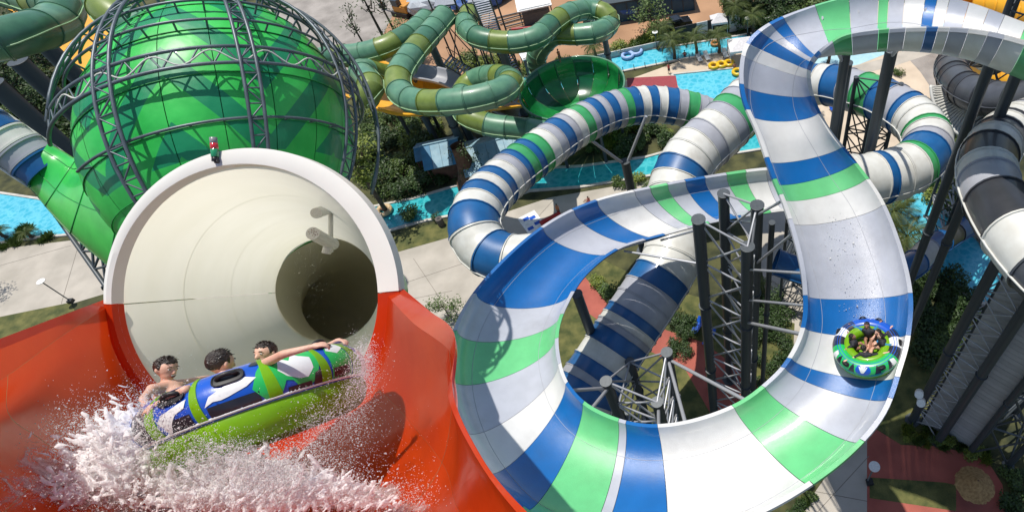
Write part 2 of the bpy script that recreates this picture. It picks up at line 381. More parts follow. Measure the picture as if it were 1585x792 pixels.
# ============================================================ TUBE SLIDES
def tube_slide(name, pts, diam, seq, label, m, group=None, flange=.07, seam=None, sag=0, cat='water slide', sides=26, part='tube_section'):
    P = [W(x, y, FPX*diam/w) for x, y, w in pts]; R = diam/2
    # arc-length table
    us = np.linspace(0, len(P)-1, 400); Q = [cr(P, u) for u in us]
    L = np.concatenate([[0], np.cumsum([(Q[i+1]-Q[i]).length for i in range(399)])])
    root = thing(name, Vector((P[0].x, P[0].y, 0)), label, cat, group)
    tot = sum(s[1] for s in seq); acc = 0
    def ring(l, r):
        u = float(np.interp(l, L, us)); c = cr(P, u); T = (cr(P, u+.04)-cr(P, u-.04)).normalized()
        x = T.cross(Vector((0, 0, 1))).normalized(); y = x.cross(T)
        out = []
        for k in range(sides):
            a = 2*math.pi*k/sides; rr = r
            out.append(c+x*rr*math.cos(a)+y*rr*math.sin(a))
        return out, c, x, y
    for c, wgt in seq:
        l0 = acc/tot*L[-1]; acc += wgt; l1 = acc/tot*L[-1]; ns = max(3, int((l1-l0)/(diam*.3)))
        g = .012
        prof = [(l0+g, R-.02), (l0+g, R+flange), (l0+g+.07, R+flange), (l0+g+.075, R)] + [(lerp(l0+.1, l1-.1, i/ns), R) for i in range(1, ns)] + [(l1-g-.075, R), (l1-g-.07, R+flange), (l1-g, R+flange), (l1-g, R-.02)]
        RR = [ring(l, r)[0] for l, r in prof]; n = sides
        v = [p for r in RR for p in r]; f = [(i*n+k, i*n+(k+1) % n, (i+1)*n+(k+1) % n, (i+1)*n+k) for i in range(len(RR)-1) for k in range(n)]
        o = mk(part, v, f, m[c], root); sharpen(o.data, .5)
    # side flanges (long seam rails)
    for sgn in (-1, 1):
        pts2 = []
        for l in np.arange(0, L[-1], diam*.25):
            _, c, x, y = ring(l, R); pts2.append(c+x*sgn*(R+.05)-y*.05)
        MB().path(pts2, .055, 5).build('seam_rail', seam or m[seq[0][0]], root)
    return root, P
MC = {'W': WHE, 'L': LAE, 'B': BLE, 'g': GRE, 'K': BLK, 'D': DGY, 'T': TEA, 'U': TED, 'O': OLV}
seqA = [(c, w) for c, w in zip('WBWBWBWBWLBgBgWLBLWgLBLBLgBWBWBLgLLWBW', [2,1.6,1.8,1.4,1.2,1.2,1,1,1.1,1,.8,1,.8,1,1,1,1.2,.9,1.1,1.1,.8,1,.8,1,.9,.9,1,1,1,1,1.1,.9,1,.9,1.2,1.5,1.5,1.5])]
tube_slide('tube_slide', [(835,400,80),(790,402,80),(752,385,79),(734,350,78),(750,310,74),(790,270,69),(840,232,65),(890,198,61),(945,172,58),(1005,162,56),(1060,168,55),(1110,182,54),(1170,180,54)], 3.4, seqA,
  'enclosed tube in blue, white and green bands arching across the middle of the park', MC, seam=WHE)
seqB = [(c, w) for c, w in zip('LBWBWBLgBLBWWgWLBgWWBWW', [2,2.5,1.3,1.8,1,1.6,1.6,1.8,1.3,1.2,.7,1,1.2,.5,1.2,.8,1.6,.5,1,1.1,.6,1.5,3])]
tube_slide('tube_slide', [(1160,155,54),(1220,132,58),(1275,131,61),(1325,142,64),(1375,160,68),(1420,190,72),(1436,226,76),(1412,258,80),(1365,275,82),(1310,282,84),(1240,275,85)], 3.4, seqB,
  'enclosed striped raft tube curling round on the right of the open slide', MC, seam=WHE)
seqC = [(c, w) for c, w in zip('BLWLgLWLWWBWWWLWWBLLBWLBWBLBWW', [1,1,1,1,1,1,1.2,1,1,1,1,1,1,1,1,1.6,1.4,1.2,1,1,.6,.5,.4,1,1.1,1,.5,1,1,1])]
tube_slide('tube_slide', [(1192,132,80),(1160,158,80),(1118,200,83),(1068,248,86),(1045,300,88),(1045,350,90),(1040,400,92),(1008,455,94),(968,515,96),(928,575,98),(900,620,100),(890,680,102)], 4.5, seqC,
  'wide enclosed white, blue and grey tube running under the loop of the open slide', MC, seam=WHE)
seqD = [(c, w) for c, w in zip('DWKDLDKDKDKDDKDKDKDKDK', [1,.8,.6,1,.9,.8,.4,.8,.3,.8,.5,.5,.9,.5,1,.5,1,.4,1,.5,1,.6])]
tube_slide('tube_slide', [(1540,95,40),(1510,80,42),(1482,86,45),(1472,108,48),(1486,132,51),(1520,150,54),(1570,156,57),(1640,150,62)], 2.6, seqD,
  'black and grey banded tube slide beneath the right end of the open slide', MC, seam=DGY)
seqE = [('W',55),('D',8),('W',12),('D',10),('W',14),('D',10),('L',8),('W',14),('W',20),('D',8),('W',18),('D',18),('W',20),('K',30),('W',17),('L',28),('K',40),('W',30),('D',40)]
tube_slide('tube_slide', [(1650,165,66),(1600,185,70),(1560,205,76),(1532,238,82),(1528,275,87),(1545,320,93),(1575,368,99),(1620,420,104),(1680,470,110)], 2.6, seqE,
  'white, grey and charcoal banded tube slide at the right edge of the park', MC, seam=WHE)
seqF = [(c, w) for c, w in zip('BKBBBBKBLBKB', [1]*12)]
tube_slide('tube_slide', [(1560,300,26),(1520,335,30),(1480,360,34),(1440,385,38),(1405,415,42),(1340,440,42),(1260,425,42),(1200,405,42)], 2.0, seqF,
  'dark blue tube slide low over the pool behind the right posts', MC, seam=BLE)
# green twisting tubes in the middle distance
sg = lambda s: [(c, 1) for c in s]
tube_slide('tube_slide', [(690,24,33),(668,50,34),(640,82,36),(617,118,38),(622,145,39),(650,158,40),(700,158,41),(750,150,41),(782,138,40),(790,124,37),(770,118,35),(742,122,34),(722,135,34),(715,158,35),(725,180,36),(760,194,36),(810,200,36),(850,206,36)], 2.6, sg('TTUOTTOTTOTTTOTUOTTOTTOTUT'),
  'teal and olive tube slide winding down in a loop left of the green bowl', MC, seam=SEAM)
tube_slide('tube_slide', [(662,30,32),(640,50,33),(600,72,34),(560,84,34),(520,88,34),(480,96,35)], 2.6, sg('TTUOTTOT'),
  'teal and olive tube slide running left behind the steel caged vessel', MC, seam=SEAM)
tube_slide('tube_slide', [(728,22,32),(722,42,33),(745,60,34),(790,66,34),(830,58,34),(855,38,33),(880,22,32),(910,16,31),(938,22,31),(943,38,31),(925,50,32),(890,54,32),(855,56,32),(830,90,31),(845,130,30)], 2.6, sg('OTTUOTTUOTTTOTTTOTTTO'),
  'teal and olive tube slide with a ring shaped turn above the green bowl', MC, seam=SEAM)
tube_slide('tube_slide', [(560,160,38),(575,135,38),(560,110,36),(600,118,34)], 2.6, sg('OTTO'),
  'short olive tube behind the right side of the steel cage', MC, seam=SEAM)
tube_slide('tube_slide', [(-70,72,62),(-10,64,62),(40,52,60),(85,36,56),(96,10,54),(60,2,50),(20,-10,48),(-40,-20,46)], 3.0, sg('TUTUUOTTUT'),
  'teal tube slide bending at the top left corner', MC, seam=SEAM)
tube_slide('tube_slide', [(150,-60,48),(155,-15,50),(172,18,52),(205,38,52),(250,46,52),(320,50,50)], 2.6, sg('TTTOTT'),
  'teal and olive tube slide dropping behind the top of the caged vessel', MC, seam=SEAM)
# ============================================================ CAGED GREEN VESSEL
SC0 = Cc(-18.05, 4.6, 24)
_vv = (SC0-CAM).normalized(); _e1 = (RT-_vv*RT.dot(_vv)).normalized(); _e2 = _e1.cross(_vv).normalized()
if _e2.dot(UP) < 0: _e2 = -_e2
AL = math.radians(21); RO = math.radians(5)
_right = _e1*math.cos(RO)+_e2*math.sin(RO); _u = _e2*math.cos(RO)-_e1*math.sin(RO)
_pole = _u*math.cos(AL)+_vv*math.sin(AL); _front = -_vv*math.cos(AL)+_u*math.sin(AL)
SA = (4.4, 5.45, 4.6); _t = math.radians(12); _a1 = _e1*math.cos(_t)-_e2*math.sin(_t); _a2 = _e2*math.cos(_t)+_e1*math.sin(_t)
def sph(lat, lon, k=1.0):
    d = _right*(math.cos(lat)*math.sin(lon)) + _pole*math.sin(lat) + _front*(math.cos(lat)*math.cos(lon))
    q = _a1*(d.dot(_a1)*SA[0]) + _a2*(d.dot(_a2)*SA[1]) + _vv*(d.dot(_vv)*SA[2])
    return SC0 + q*(1+(k-1)*5/q.length)
R_ = math.radians
def green_vessel_mat():
    m, nt, p, N, L = nodes('vessel_green')
    p.inputs['Roughness'].default_value = .42; p.inputs['Coat Weight'].default_value = .15
    uv = N.new('ShaderNodeUVMap'); sp = N.new('ShaderNodeSeparateXYZ'); L.new(uv.outputs[0], sp.inputs[0])
    def M(op, a, b=None):
        n = N.new('ShaderNodeMath'); n.operation = op
        for i, x in enumerate((a, b)):
            if x is None: continue
            if isinstance(x, (int, float)): n.inputs[i].default_value = x
            else: L.new(x, n.inputs[i])
        return n.outputs[0]
    lon = M('ADD', M('MULTIPLY', sp.outputs[0], 5.0), .26); fr = M('FRACT', lon); tri = M('ABSOLUTE', M('SUBTRACT', fr, .5))
    s = M('SUBTRACT', M('MULTIPLY', sp.outputs[1], 6.2), M('MULTIPLY', tri, 2.6))
    st = M('LESS_THAN', M('FRACT', s), .42)
    band = M('MULTIPLY', M('GREATER_THAN', sp.outputs[1], .36), M('LESS_THAN', sp.outputs[1], .84))
    fac = M('MULTIPLY', st, band)
    tc = N.new('ShaderNodeTexCoord'); nz = N.new('ShaderNodeTexNoise'); nz.inputs['Scale'].default_value = .8; nz.inputs['Detail'].default_value = 8
    L.new(tc.outputs['Object'], nz.inputs['Vector'])
    r = N.new('ShaderNodeValToRGB'); r.color_ramp.elements[0].position = .3; r.color_ramp.elements[1].position = .7
    r.color_ramp.elements[0].color = (.018, .42, .06, 1); r.color_ramp.elements[1].color = (.05, .60, .10, 1)
    L.new(nz.outputs['Fac'], r.inputs[0])
    mx = N.new('ShaderNodeMix'); mx.data_type = 'RGBA'; mx.inputs[7].default_value = (.006, .25, .10, 1)
    L.new(fac, mx.inputs[0]); L.new(r.outputs[0], mx.inputs[6]); L.new(mx.outputs[2], p.inputs['Base Color'])
    nb = N.new('ShaderNodeTexNoise'); nb.inputs['Scale'].default_value = 1.6; L.new(tc.outputs['Object'], nb.inputs['Vector'])
    b = N.new('ShaderNodeBump'); b.inputs['Strength'].default_value = .25; b.inputs['Distance'].default_value = .1
    L.new(nb.outputs['Fac'], b.inputs['Height']); L.new(b.outputs[0], p.inputs['Normal'])
    return m
VG = green_vessel_mat(); VD = mat('vessel_seam_green', (.012, .24, .05), .5)
VL = mat('vessel_green_plain', (.05, .56, .08), .3, (.015, .36, .05), .5, .1, 2, coat=.5)
ves = thing('funnel_vessel', SC0, 'huge round green funnel vessel caged in grey steel truss rings', 'funnel ride')
# inner shell
v = []; f = []; n1, n2 = 24, 36
for i in range(n1+1):
    for j in range(n2): v.append(sph(R_(-90+180*i/n1), 2*math.pi*j/n2, .985))
for i in range(n1):
    for j in range(n2): a = i*n2+j; b = i*n2+(j+1) % n2; f.append((a, b, b+n2, a+n2))
mk('inner_shell', v, f, VD, ves)
LATS = [-90,-66,-48,-32,-14,4,24,42,60,90]; NL = 18
for i in range(len(LATS)-1):
    for j in range(NL):
        la0, la1 = R_(LATS[i]+.15), R_(LATS[i+1]-.15); lo0, lo1 = 2*math.pi*j/NL+.003, 2*math.pi*(j+1)/NL-.003; k = 5
        v = []; f = []; uvs = []
        for a in range(k+1):
            for b in range(k+1):
                la, lo = lerp(la0, la1, a/k), lerp(lo0, lo1, b/k); e = .004 if (a in (0, k) or b in (0, k)) else 0
                v.append(sph(la, lo, 1.004-e*.8)); uvs.append((lo/(2*math.pi), la/math.pi+.5))
        for a in range(k):
            for b in range(k): q = a*(k+1)+b; f.append((q, q+1, q+k+2, q+k+1))
        o = mk('shell_panel', v, f, VG, ves); me = o.data
        ul = me.uv_layers.new(name='UVMap')
        for lp in me.loops: ul.data[lp.index].uv = uvs[lp.vertex_index]
        bm = bmesh.new(); bm.from_mesh(me); bmesh.ops.recalc_face_normals(bm, faces=bm.faces)
        fc = bm.faces[0] if hasattr(bm.faces, 'ensure_lookup_table') and not bm.faces.ensure_lookup_table() else None
        if fc and fc.normal.dot(fc.calc_center_median()-SC0) < 0: bmesh.ops.reverse_faces(bm, faces=bm.faces)
        bm.to_mesh(me); bm.free()
# raised seam ribs
for la in LATS[1:-1]:
    MB().path([sph(R_(la), 2*math.pi*j/60, 1.006) for j in range(60)], .02, 5, True).build('seam_rib', VD, ves)
# neck running to the striped tube
NK = [((54,250),36,24.5,-36),((76,266),39,24.6,-36),((99,285),46,24.4,-32),((130,294),70,24.0,-18),((178,301),103,23.6,-12),((230,315),135,23.4,-5),((280,325),140,23.4,0)]
rings = []
for (c, r, z, a) in NK:
    ca, sa = math.cos(R_(a)), math.sin(R_(a)); rr = r/FPX*z
    # axis in image plane direction (ca, -sa); the ring lies across it
    ax = RT*ca+UP*sa; e1 = UP*ca-RT*sa; e2 = (W(c[0], c[1], z)-CAM).normalized(); P = W(c[0], c[1], z)
    rings.append([P+e1*rr*math.cos(t)+e2*rr*math.sin(t)*.95 for t in [2*math.pi*k/40 for k in range(40)]])
v = []; f = []; NR = 30
for i in range(NR+1):
    u = (len(rings)-1)*i/NR
    v += [cr([q[k] for q in rings], u) for k in range(40)]
for i in range(NR):
    for k in range(40): f.append((i*40+k, i*40+(k+1) % 40, (i+1)*40+(k+1) % 40, (i+1)*40+k))
nk = mk('neck', v, f, VL, ves)
for i in (9, 15, 21):
    MB().path([Vector(v[i*40+k])*1.0 + (Vector(v[i*40+k])-sum((Vector(v[i*40+q]) for q in range(40)), Vector())/40)*.01 for k in range(40)], .022, 5, True).build('seam_rib', VD, ves)
for k in (4, 12, 20, 28, 34):
    MB().path([Vector(v[i*40+k]) for i in range(0, NR+1, 2)], .02, 4).build('seam_rib', VD, ves)
# striped feeder tube
seqN = [(c, w) for c, w in zip('BWLWBWB', [1.1,1,1,1.2,1.4,1,1.3])]
tube_slide('feeder_tube', [(78,266,64),(40,240,65),(0,213,66),(-45,184,67),(-90,156,68)], 1.7, [('B',1.05),('L',1),('W',1.05),('B',1.1),('W',1),('B',1.4)],
  'short blue, white and grey banded tube feeding the green vessel from the left', MC, seam=WHE, part='tube_section')
# ---- cage
def hoop(la, k, r=.06, lon0=0, lon1=360, name='hoop', n=72):
    pts = [sph(R_(la), R_(lerp(lon0, lon1, i/n)), k) for i in range(n if lon1-lon0 == 360 else n+1)]
    MB().path(pts, r, 7, lon1-lon0 == 360).build(name, STEELP, ves)
for la in (-14, 24, 36, 48, 60):
    hoop(la, 1.075, .05, -62 if la < 0 else -84, 62 if la < 0 else 90)
    for j in range(-5, 6): bar('bracket', sph(R_(la), R_(j*12), 1.0), sph(R_(la), R_(j*12), 1.075), .035, STEELP, ves, 6)
hoop(10, 1.11, .062, -84, 100); hoop(4, 1.11, .062, -84, 100)
for j in range(-21, 25):
    a, b = (10, 4) if j % 2 else (4, 10); bar('brace', sph(R_(a), R_(j*4), 1.11), sph(R_(b), R_((j+1)*4), 1.11), .028, STEELP, ves, 6)
def mer(lon, k0=1.05, k1=1.17, dl=5, la0=-70, la1=85):
    P0 = [sph(R_(la), R_(lon-dl), k1) for la in range(la0, la1+1, 5)]; P1 = [sph(R_(la), R_(lon+dl), k1) for la in range(la0, la1+1, 5)]
    Q = [sph(R_(la), R_(lon), k0) for la in range(la0, la1+1, 5)]
    for P in (P0, P1): MB().path(P, .062, 7).build('arch_chord', STEELP, ves)
    for i in range(len(P0)-1):
        a, b = (P0, P1) if i % 2 else (P1, P0)
        bar('brace', a[i], b[i+1], .03, STEELP, ves, 6); bar('brace', P0[i], P1[i], .03, STEELP, ves, 6)
mer(-36,1.05,1.12,3.2); mer(11,1.05,1.12,2.6); mer(55,1.05,1.12,4); mer(-74, 1.08, 1.12, 5, 10, 60); mer(84, 1.1, 1.2, 5, -30, 70)
# supply hose looped along the belt truss
hp = [sph(R_(6.5+2.2*math.sin(i*.55)), R_(-60+i*1.6), 1.115) for i in range(75)]
MB().path(hp, .028, 6).build('hose', mat('hose', (.6, .6, .55), .6), ves)
# support frame reaching up from the ground under the vessel, left
def lattice(name, label, posts, r=.3, rb=.07, step=3.0, mat_=None, bmat=None, cat='support tower', group=None, hb=0, faces=None, collar=True):
    """posts: list of (foot xyz, top xyz)"""
    mat_ = mat_ or STEEL; bmat = bmat or GALV
    root = thing(name, Vector((posts[0][0].x, posts[0][0].y, 0)), label, cat, group)
    for a, b in posts:
        p = bar('post', a, b, r, mat_, root, 16)
        bar('cap_plate', b, b+(b-a).normalized()*.06, r*1.12, mat_, root, 16)
        if collar: 
            for q in (.35, .68): c = lerp(a, b, q); bar('collar', c, c+(b-a).normalized()*.12, r*1.22, mat_, root, 16)
        bar('base_plate', a, a+(b-a).normalized()*.08, r*1.9, mat_, root, 8)
    n = len(posts); F = faces or ([(i, (i+1) % n) for i in range(n)] if n > 2 else [(0, 1)])
    for i, j in F:
        H = min((posts[i][1]-posts[i][0]).length, (posts[j][1]-posts[j][0]).length); ns = max(1, int(H/step))
        for k in range(ns):
            t0, t1 = k/ns, (k+1)/ns
            a0, a1 = lerp(*posts[i], t0), lerp(*posts[i], t1); b0, b1 = lerp(*posts[j], t0), lerp(*posts[j], t1)
            bar('brace', a0, b1, rb, bmat, root, 6); bar('brace', b0, a1, rb, bmat, root, 6)
            bar('strut', a1, b1, rb, bmat, root, 6)
    return root
# ============================================================ TUNNEL MOUTH
tun = thing('tunnel', W(388, 460, 9), 'wide cream tunnel with a white rim opening onto the red chute', 'water slide')
def circ(c, r, n=72, ph=0): return [c+RT*r*math.cos(2*math.pi*k/n+ph)+UP*r*math.sin(2*math.pi*k/n+ph) for k in range(n)]
def loft(name, rings, m, parent, closed=True, flip=False, caps=False):
    n = len(rings[0]); v = [p for r in rings for p in r]; f = []
    for i in range(len(rings)-1):
        for k in range(n if closed else n-1):
            l = (k+1) % n; f.append((i*n+k, i*n+l, (i+1)*n+l, (i+1)*n+k))
    if caps: f += [tuple(range(n)), tuple((len(rings)-1)*n+k for k in range(n))]
    o = mk(name, v, f, m, parent); sharpen(o.data, .6); return o
Cm = W(386, 459, 9.0); Rm = 204/FPX*9; Ce = W(507, 448, 22.5); Re = 80/FPX*22.5
axis = [(lerp(Cm, Ce, t), lerp(Rm, Re, t)) for t in (0, .1, .22, .36, .5, .66, .83, 1)]
last = axis[-1][0]; bend = [(last+(FW*2.4+RT*-.3-UP*.4), Re), (last+(FW*4.6+RT*-1.6-UP*1.2), Re), (last+(FW*6.2+RT*-4-UP*2.2), Re), (last+(FW*6.6+RT*-7-UP*3), Re)]
segs = [axis[0:3], axis[2:5], axis[4:8]]
for sgi, s in enumerate(segs):
    for half in (0, 1):
        n = 40; rings_in = []; rings_out = []
        a0 = math.pi*half+.004+.06; a1 = a0+math.pi-.008
        for c, r in s:
            rings_in.append([c+RT*r*math.cos(lerp(a0, a1, k/n))+UP*r*math.sin(lerp(a0, a1, k/n)) for k in range(n+1)])
        for c, r in s[::-1]:
            rings_out.append([c+RT*(r+.1)*math.cos(lerp(a0, a1, k/n))+UP*(r+.1)*math.sin(lerp(a0, a1, k/n)) for k in range(n+1)])
        loft('tunnel_section', rings_in, CREAM, tun, closed=False)
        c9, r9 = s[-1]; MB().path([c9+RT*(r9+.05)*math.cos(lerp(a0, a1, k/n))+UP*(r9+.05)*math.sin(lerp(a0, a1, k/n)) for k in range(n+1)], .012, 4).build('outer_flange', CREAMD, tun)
    c, r = s[-1]
# far curved tube, closed
rr = []; pts = [axis[-1]]+bend
for i, (c, r) in enumerate(pts):
    T = (pts[min(i+1, len(pts)-1)][0]-pts[max(i-1, 0)][0]).normalized(); y = (UP-T*T.dot(UP)).normalized(); x = y.cross(T)
    if x.dot(RT) < 0: x = -x
    rr.append([c+x*r*math.cos(2*math.pi*k/48)+y*r*math.sin(2*math.pi*k/48) for k in range(48)])
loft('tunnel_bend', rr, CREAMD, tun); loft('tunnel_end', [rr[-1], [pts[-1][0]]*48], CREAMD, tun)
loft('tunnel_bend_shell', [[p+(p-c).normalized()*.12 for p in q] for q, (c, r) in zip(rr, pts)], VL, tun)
# rim flange (upper half cream white, lower half red) - eccentric ring
Co = W(396, 457, 9.0); Ro = 226/FPX*9
def flange(a0, a1, n, m, name):
    ri = [Cm+RT*(Rm*math.cos(lerp(a0, a1, k/n)))+UP*(Rm*math.sin(lerp(a0, a1, k/n))) for k in range(n+1)]
    ro = [Co+RT*(Ro*math.cos(lerp(a0, a1, k/n)))+UP*(Ro*math.sin(lerp(a0, a1, k/n))) for k in range(n+1)]
    loft(name, [ri, [p-FW*.10 for p in ri], [p-FW*.12+(q-p)*.5 for p, q in zip(ri, ro)], [p-FW*.10 for p in ro], [p+FW*.10 for p in ro], [p+FW*.1 for p in ri], ri], m, tun, closed=False)
flange(R_(2), R_(183), 64, CREAMR, 'rim'); flange(R_(183.4), R_(361.6), 64, RED, 'lower_rim')
# ============================================================ RED CHUTE
CH = [(9.15,[(166,462),(178,467),(190,535),(222,600),(290,655),(385,675),(480,650),(550,590),(583,520),(592,449),(621,444)]),
 (7.9,[(90,490),(98,518),(108,574),(145,640),(250,712),(385,748),(520,722),(610,650),(636,580),(638,498),(664,480)]),
 (6.6,[(0,524),(8,583),(10,645),(70,690),(210,800),(385,860),(580,830),(676,740),(702,630),(697,545),(703,515)]),
 (5.6,[(-90,556),(-80,624),(-78,676),(-20,770),(130,900),(385,980),(600,930),(700,810),(712,700),(694,614),(701,606)]),
 (4.7,[(-190,592),(-180,670),(-180,730),(-120,840),(60,1020),(385,1120),(640,1040),(770,900),(780,790),(738,708),(745,705)]),
 (3.8,[(-320,640),(-310,740),(-310,800),(-250,950),(0,1200),(385,1300),(700,1200),(850,1000),(856,880),(806,798),(815,790)]),
 (3.2,[(-440,700),(-430,800),(-430,880),(-360,1060),(0,1400),(385,1500),(760,1400),(950,1140),(960,1010),(900,880),(915,868)])]
GR = [[W(x, y, z) for x, y in row] for z, row in CH]
def chute(u, k): return cr([cr([g[i] for g in GR], u) for i in range(11)], k) if 1 <= k <= 9 else None
def chute_fast():
    return
chute_root = thing('red_chute', W(390, 700, 8.5), 'glossy red open chute spreading out below the cream tunnel mouth', 'water slide')
def chute_patch(u0, u1, nu, k0, k1, nk, name, m=RED):
    sub = [[cr([g[i] for g in GR], lerp(u0, u1, a/nu)) for i in range(11)] for a in range(nu+1)]
    rows = []
    for s in sub:
        inner = s[1:10]
        rows.append([cr(inner, lerp(k0, k1, b/nk)-1) for b in range(nk+1)])
    n = nk+1; v = [p for r in rows for p in r]; f = [(i*n+k, i*n+k+1, (i+1)*n+k+1, (i+1)*n+k) for i in range(nu) for k in range(nk)]
    ob = mk(name, v, f, m, chute_root); sharpen(ob.data, .8); return ob
for (a, b) in ((0.003, 1.95), (1.956, 5.99)):
    chute_patch(a, b, 26, 1.0, 3.2, 12, 'side_panel'); chute_patch(a, b, 26, 3.203, 7.2, 30, 'floor_panel'); chute_patch(a, b, 26, 7.203, 9.0, 10, 'side_panel')
for s in (0, 1):   # lips
    rows = []
    for a in range(61):
        u = 6*a/60; pts = [cr([g[i] for g in GR], u) for i in ((0, 1) if s == 0 else (9, 10))]
        if s == 0: o_, i_ = pts
        else: i_, o_ = pts
        rows.append([i_-FW*.004, lerp(i_, o_, .92)-FW*.012, o_-FW*.004+0*UP, o_-UP*.10+FW*.05])
    loft('lip', rows, RED, chute_root, closed=False)
# beacon on the rim
bc = thing('signal_beacon', W(334, 250, 8.9), 'small signal beacon with red and green lights on the tunnel rim', 'signal light')
BKM = mat('black_plastic', (.02, .02, .022), .4)
b0 = W(333, 250, 8.85); b1 = W(333, 243, 8.85); b2 = W(332, 231, 8.85); b3 = W(331, 222, 8.85); b4 = W(330, 213, 8.85)
bar('bracket', W(338, 250, 8.85), b0, .03, BKM, bc); bar('base', b0, b1, .045, BKM, bc, 14)
bar('green_lens', b1, b2, .052, mat('green_lens', (.02, .30, .12), .15, coat=1), bc, 16)
bar('red_lens', b2, b3, .052, mat('red_lens', (.6, .02, .03), .15, coat=1), bc, 16)
bar('cap', b3, b4, .05, mat('beacon_cap', (.25, .26, .27), .3), bc, 16)
# nozzle fixture hanging inside the tunnel
nz = thing('spray_nozzle', W(490, 350, 13), 'round white spray nozzles hanging inside the tunnel', 'nozzle')
NW = mat('nozzle_white', (.62, .62, .58), .4)
c0 = W(484, 361, 12.0); c1 = W(515, 378, 12.9); bar('cup', c0, c1, .13, NW, nz, 24)
bar('cup', W(489, 330, 12.4), W(512, 322, 13.2), .11, NW, nz, 24)
mb = MB()
for k in range(14):
    a = k*2.4; r = .024*math.sqrt(k+.5)*1.1; mb.ell(c0-FW*.005+RT*r*math.cos(a)+UP*r*math.sin(a), Matrix.Identity(3), .010, .010, .010, 6, 4)
mb.build('spray_holes', mat('hole_mark', (.18, .05, .04), .6), nz)
bar('pipe', W(512, 322, 13.2), W(512, 390, 13.0), .05, NW, nz); bar('cup', W(505, 392, 12.7), W(508, 380, 12.7), .09, NW, nz, 20)
# ============================================================ STEEL TOWERS AND POSTS
def vpost(px, py, h): t = G(px, py, h); return (Vector((t.x, t.y, 0)), t)
def fpost(px, py, h): f = G(px, py, 0); return (f, Vector((f.x, f.y, h)))
def brace_to(root, posts, slide_us, s=.1, r=.12, h=-1.0):
    pass
tw = lattice('support_tower', 'tall tower of dark steel posts and pale braces inside the slide loop',
    [vpost(1081,340,26), vpost(1157,382,25), vpost(1172,318,26), vpost(1120,300,24)], .36, .07, 3.3, faces=[(0,1),(1,2),(2,3)])
# arms from this tower to the slide
for (pi, t, u) in ((1, .92, 14.2), (1, .80, 15.2), (2, .97, 12.5), (2, .8, 13.3), (1, .70, 16.2), (0, .97, 29), (0, .85, 28.2), (2, .95, 30.5)):
    P = [vpost(1081,340,26), vpost(1157,382,25), vpost(1172,318,26)][pi]
    S = section(u); bar('arm', lerp(P[0], P[1], t), S[2]+Vector((0, 0, -.35)), .07 if t > .75 else .10, GALV, tw, 10)
tw2 = lattice('support_tower', 'low cluster of four steel posts with white braces at the bottom of the loop',
    [vpost(1032,545,19), vpost(1017,622,18.5), vpost(938,590,19.5), vpost(975,560,14)], .32, .07, 2.4)
for (a, u) in (((1032,545,19),20), ((1017,622,18.5),20.6), ((938,590,19.5),22.3), ((1032,545,19),18.6), ((938,590,19.5),23.4)):
    bar('arm', vpost(*a)[1]-Vector((0, 0, .8)), section(u)[3]+Vector((0, 0, -.4)), .10, GALV, tw2, 10)
def single(px, py, h, r, label, ground_to=None, arms=(), col=None, aim=None):
    P = vpost(px, py, h); root = thing('support_post', P[0], label, 'support post', 'steel posts holding up the slides')
    bar('post', P[0], P[1], r, col or STEEL, root, 18); bar('cap_plate', P[1], P[1]+Vector((0, 0, .06)), r*1.1, STEEL, root, 18)
    bar('base_plate', P[0], P[0]+Vector((0, 0, .1)), r*1.8, STEEL, root, 8)
    bar('collar', lerp(*P, .6), lerp(*P, .6)+Vector((0, 0, .15)), r*1.25, STEEL, root, 16)
    for q in arms: bar('arm', P[1]-Vector((0, 0, .5)), q, r*.35, GALV, root, 8)
    return P
single(968, 250, 13, .42, 'stout dark post with a round cap standing beside the banded arch tube', arms=[W(905,210,52), W(1000,180,52)])
single(1311, 70, 30, .30, 'dark post farther back of the pair seen through the top bend of the slide', arms=[section(4.8)[3]])
single(1380, 78, 30, .36, 'leaning dark post at the right of the pair under the top bend', arms=[section(3.6)[3]])
single(1312, 98, 28, .30, 'dark post directly in front of the white and blue tube end', arms=[section(5.6)[3]])
single(893, 455, 19, .34, 'dark post at the left inside edge of the big loop, over the lawn')
single(1195, 345, 24, .18, 'thin dark pipe beside the tall lattice tower')
lattice('truss_tower', 'braced pair of dark posts behind the top bend of the open slide', [vpost(1325,120,22), vpost(1395,130,22), vpost(1350,165,20)], .16, .06, 2.4, bmat=STEEL)
lattice('truss_tower', 'open dark frame of struts carrying the right hand banded tube', [vpost(1255,200,20), vpost(1300,250,20), vpost(1225,265,18)], .14, .06, 2.4, bmat=STEEL)
# right hand towers
def fl(a, b): return (a[0], Vector((a[0].x, a[0].y, b)))
TA = [fpost(1412,650,33), fpost(1452,682,33), fpost(1462,640,33)]
lattice('support_tower', 'lattice tower in front of the grey cladding wall at lower right', TA, .34, .055, 2.3, faces=[(0,1),(1,2),(2,0)])
TB = [fpost(1418,402,34), fpost(1448,418,34), fpost(1470,380,34), fpost(1440,360,34)]
lattice('support_tower', 'tall dark lattice tower rising from the narrow pool at right', TB, .24, .06, 3.4, bmat=STEEL)
TC = [fpost(1500,700,26), fpost(1560,720,26), fpost(1570,640,26)]
lattice('support_tower', 'dark steel frame crossing the bottom right corner beside the red path', TC, .26, .09, 4.5, bmat=STEEL)
single(1541, 76, 33, .28, 'thick dark post under the right end of the open slide', arms=[section(2.4)[3]])
single(1583, 92, 33, .28, 'dark post at the far right under the open slide', arms=[section(2.0)[3]])
lattice('truss_tower', 'braced posts between the black tube and the yellow tubes at the right edge', [vpost(1505,130,17), vpost(1575,150,17), vpost(1530,190,17)], .16, .08, 3, bmat=GALV)
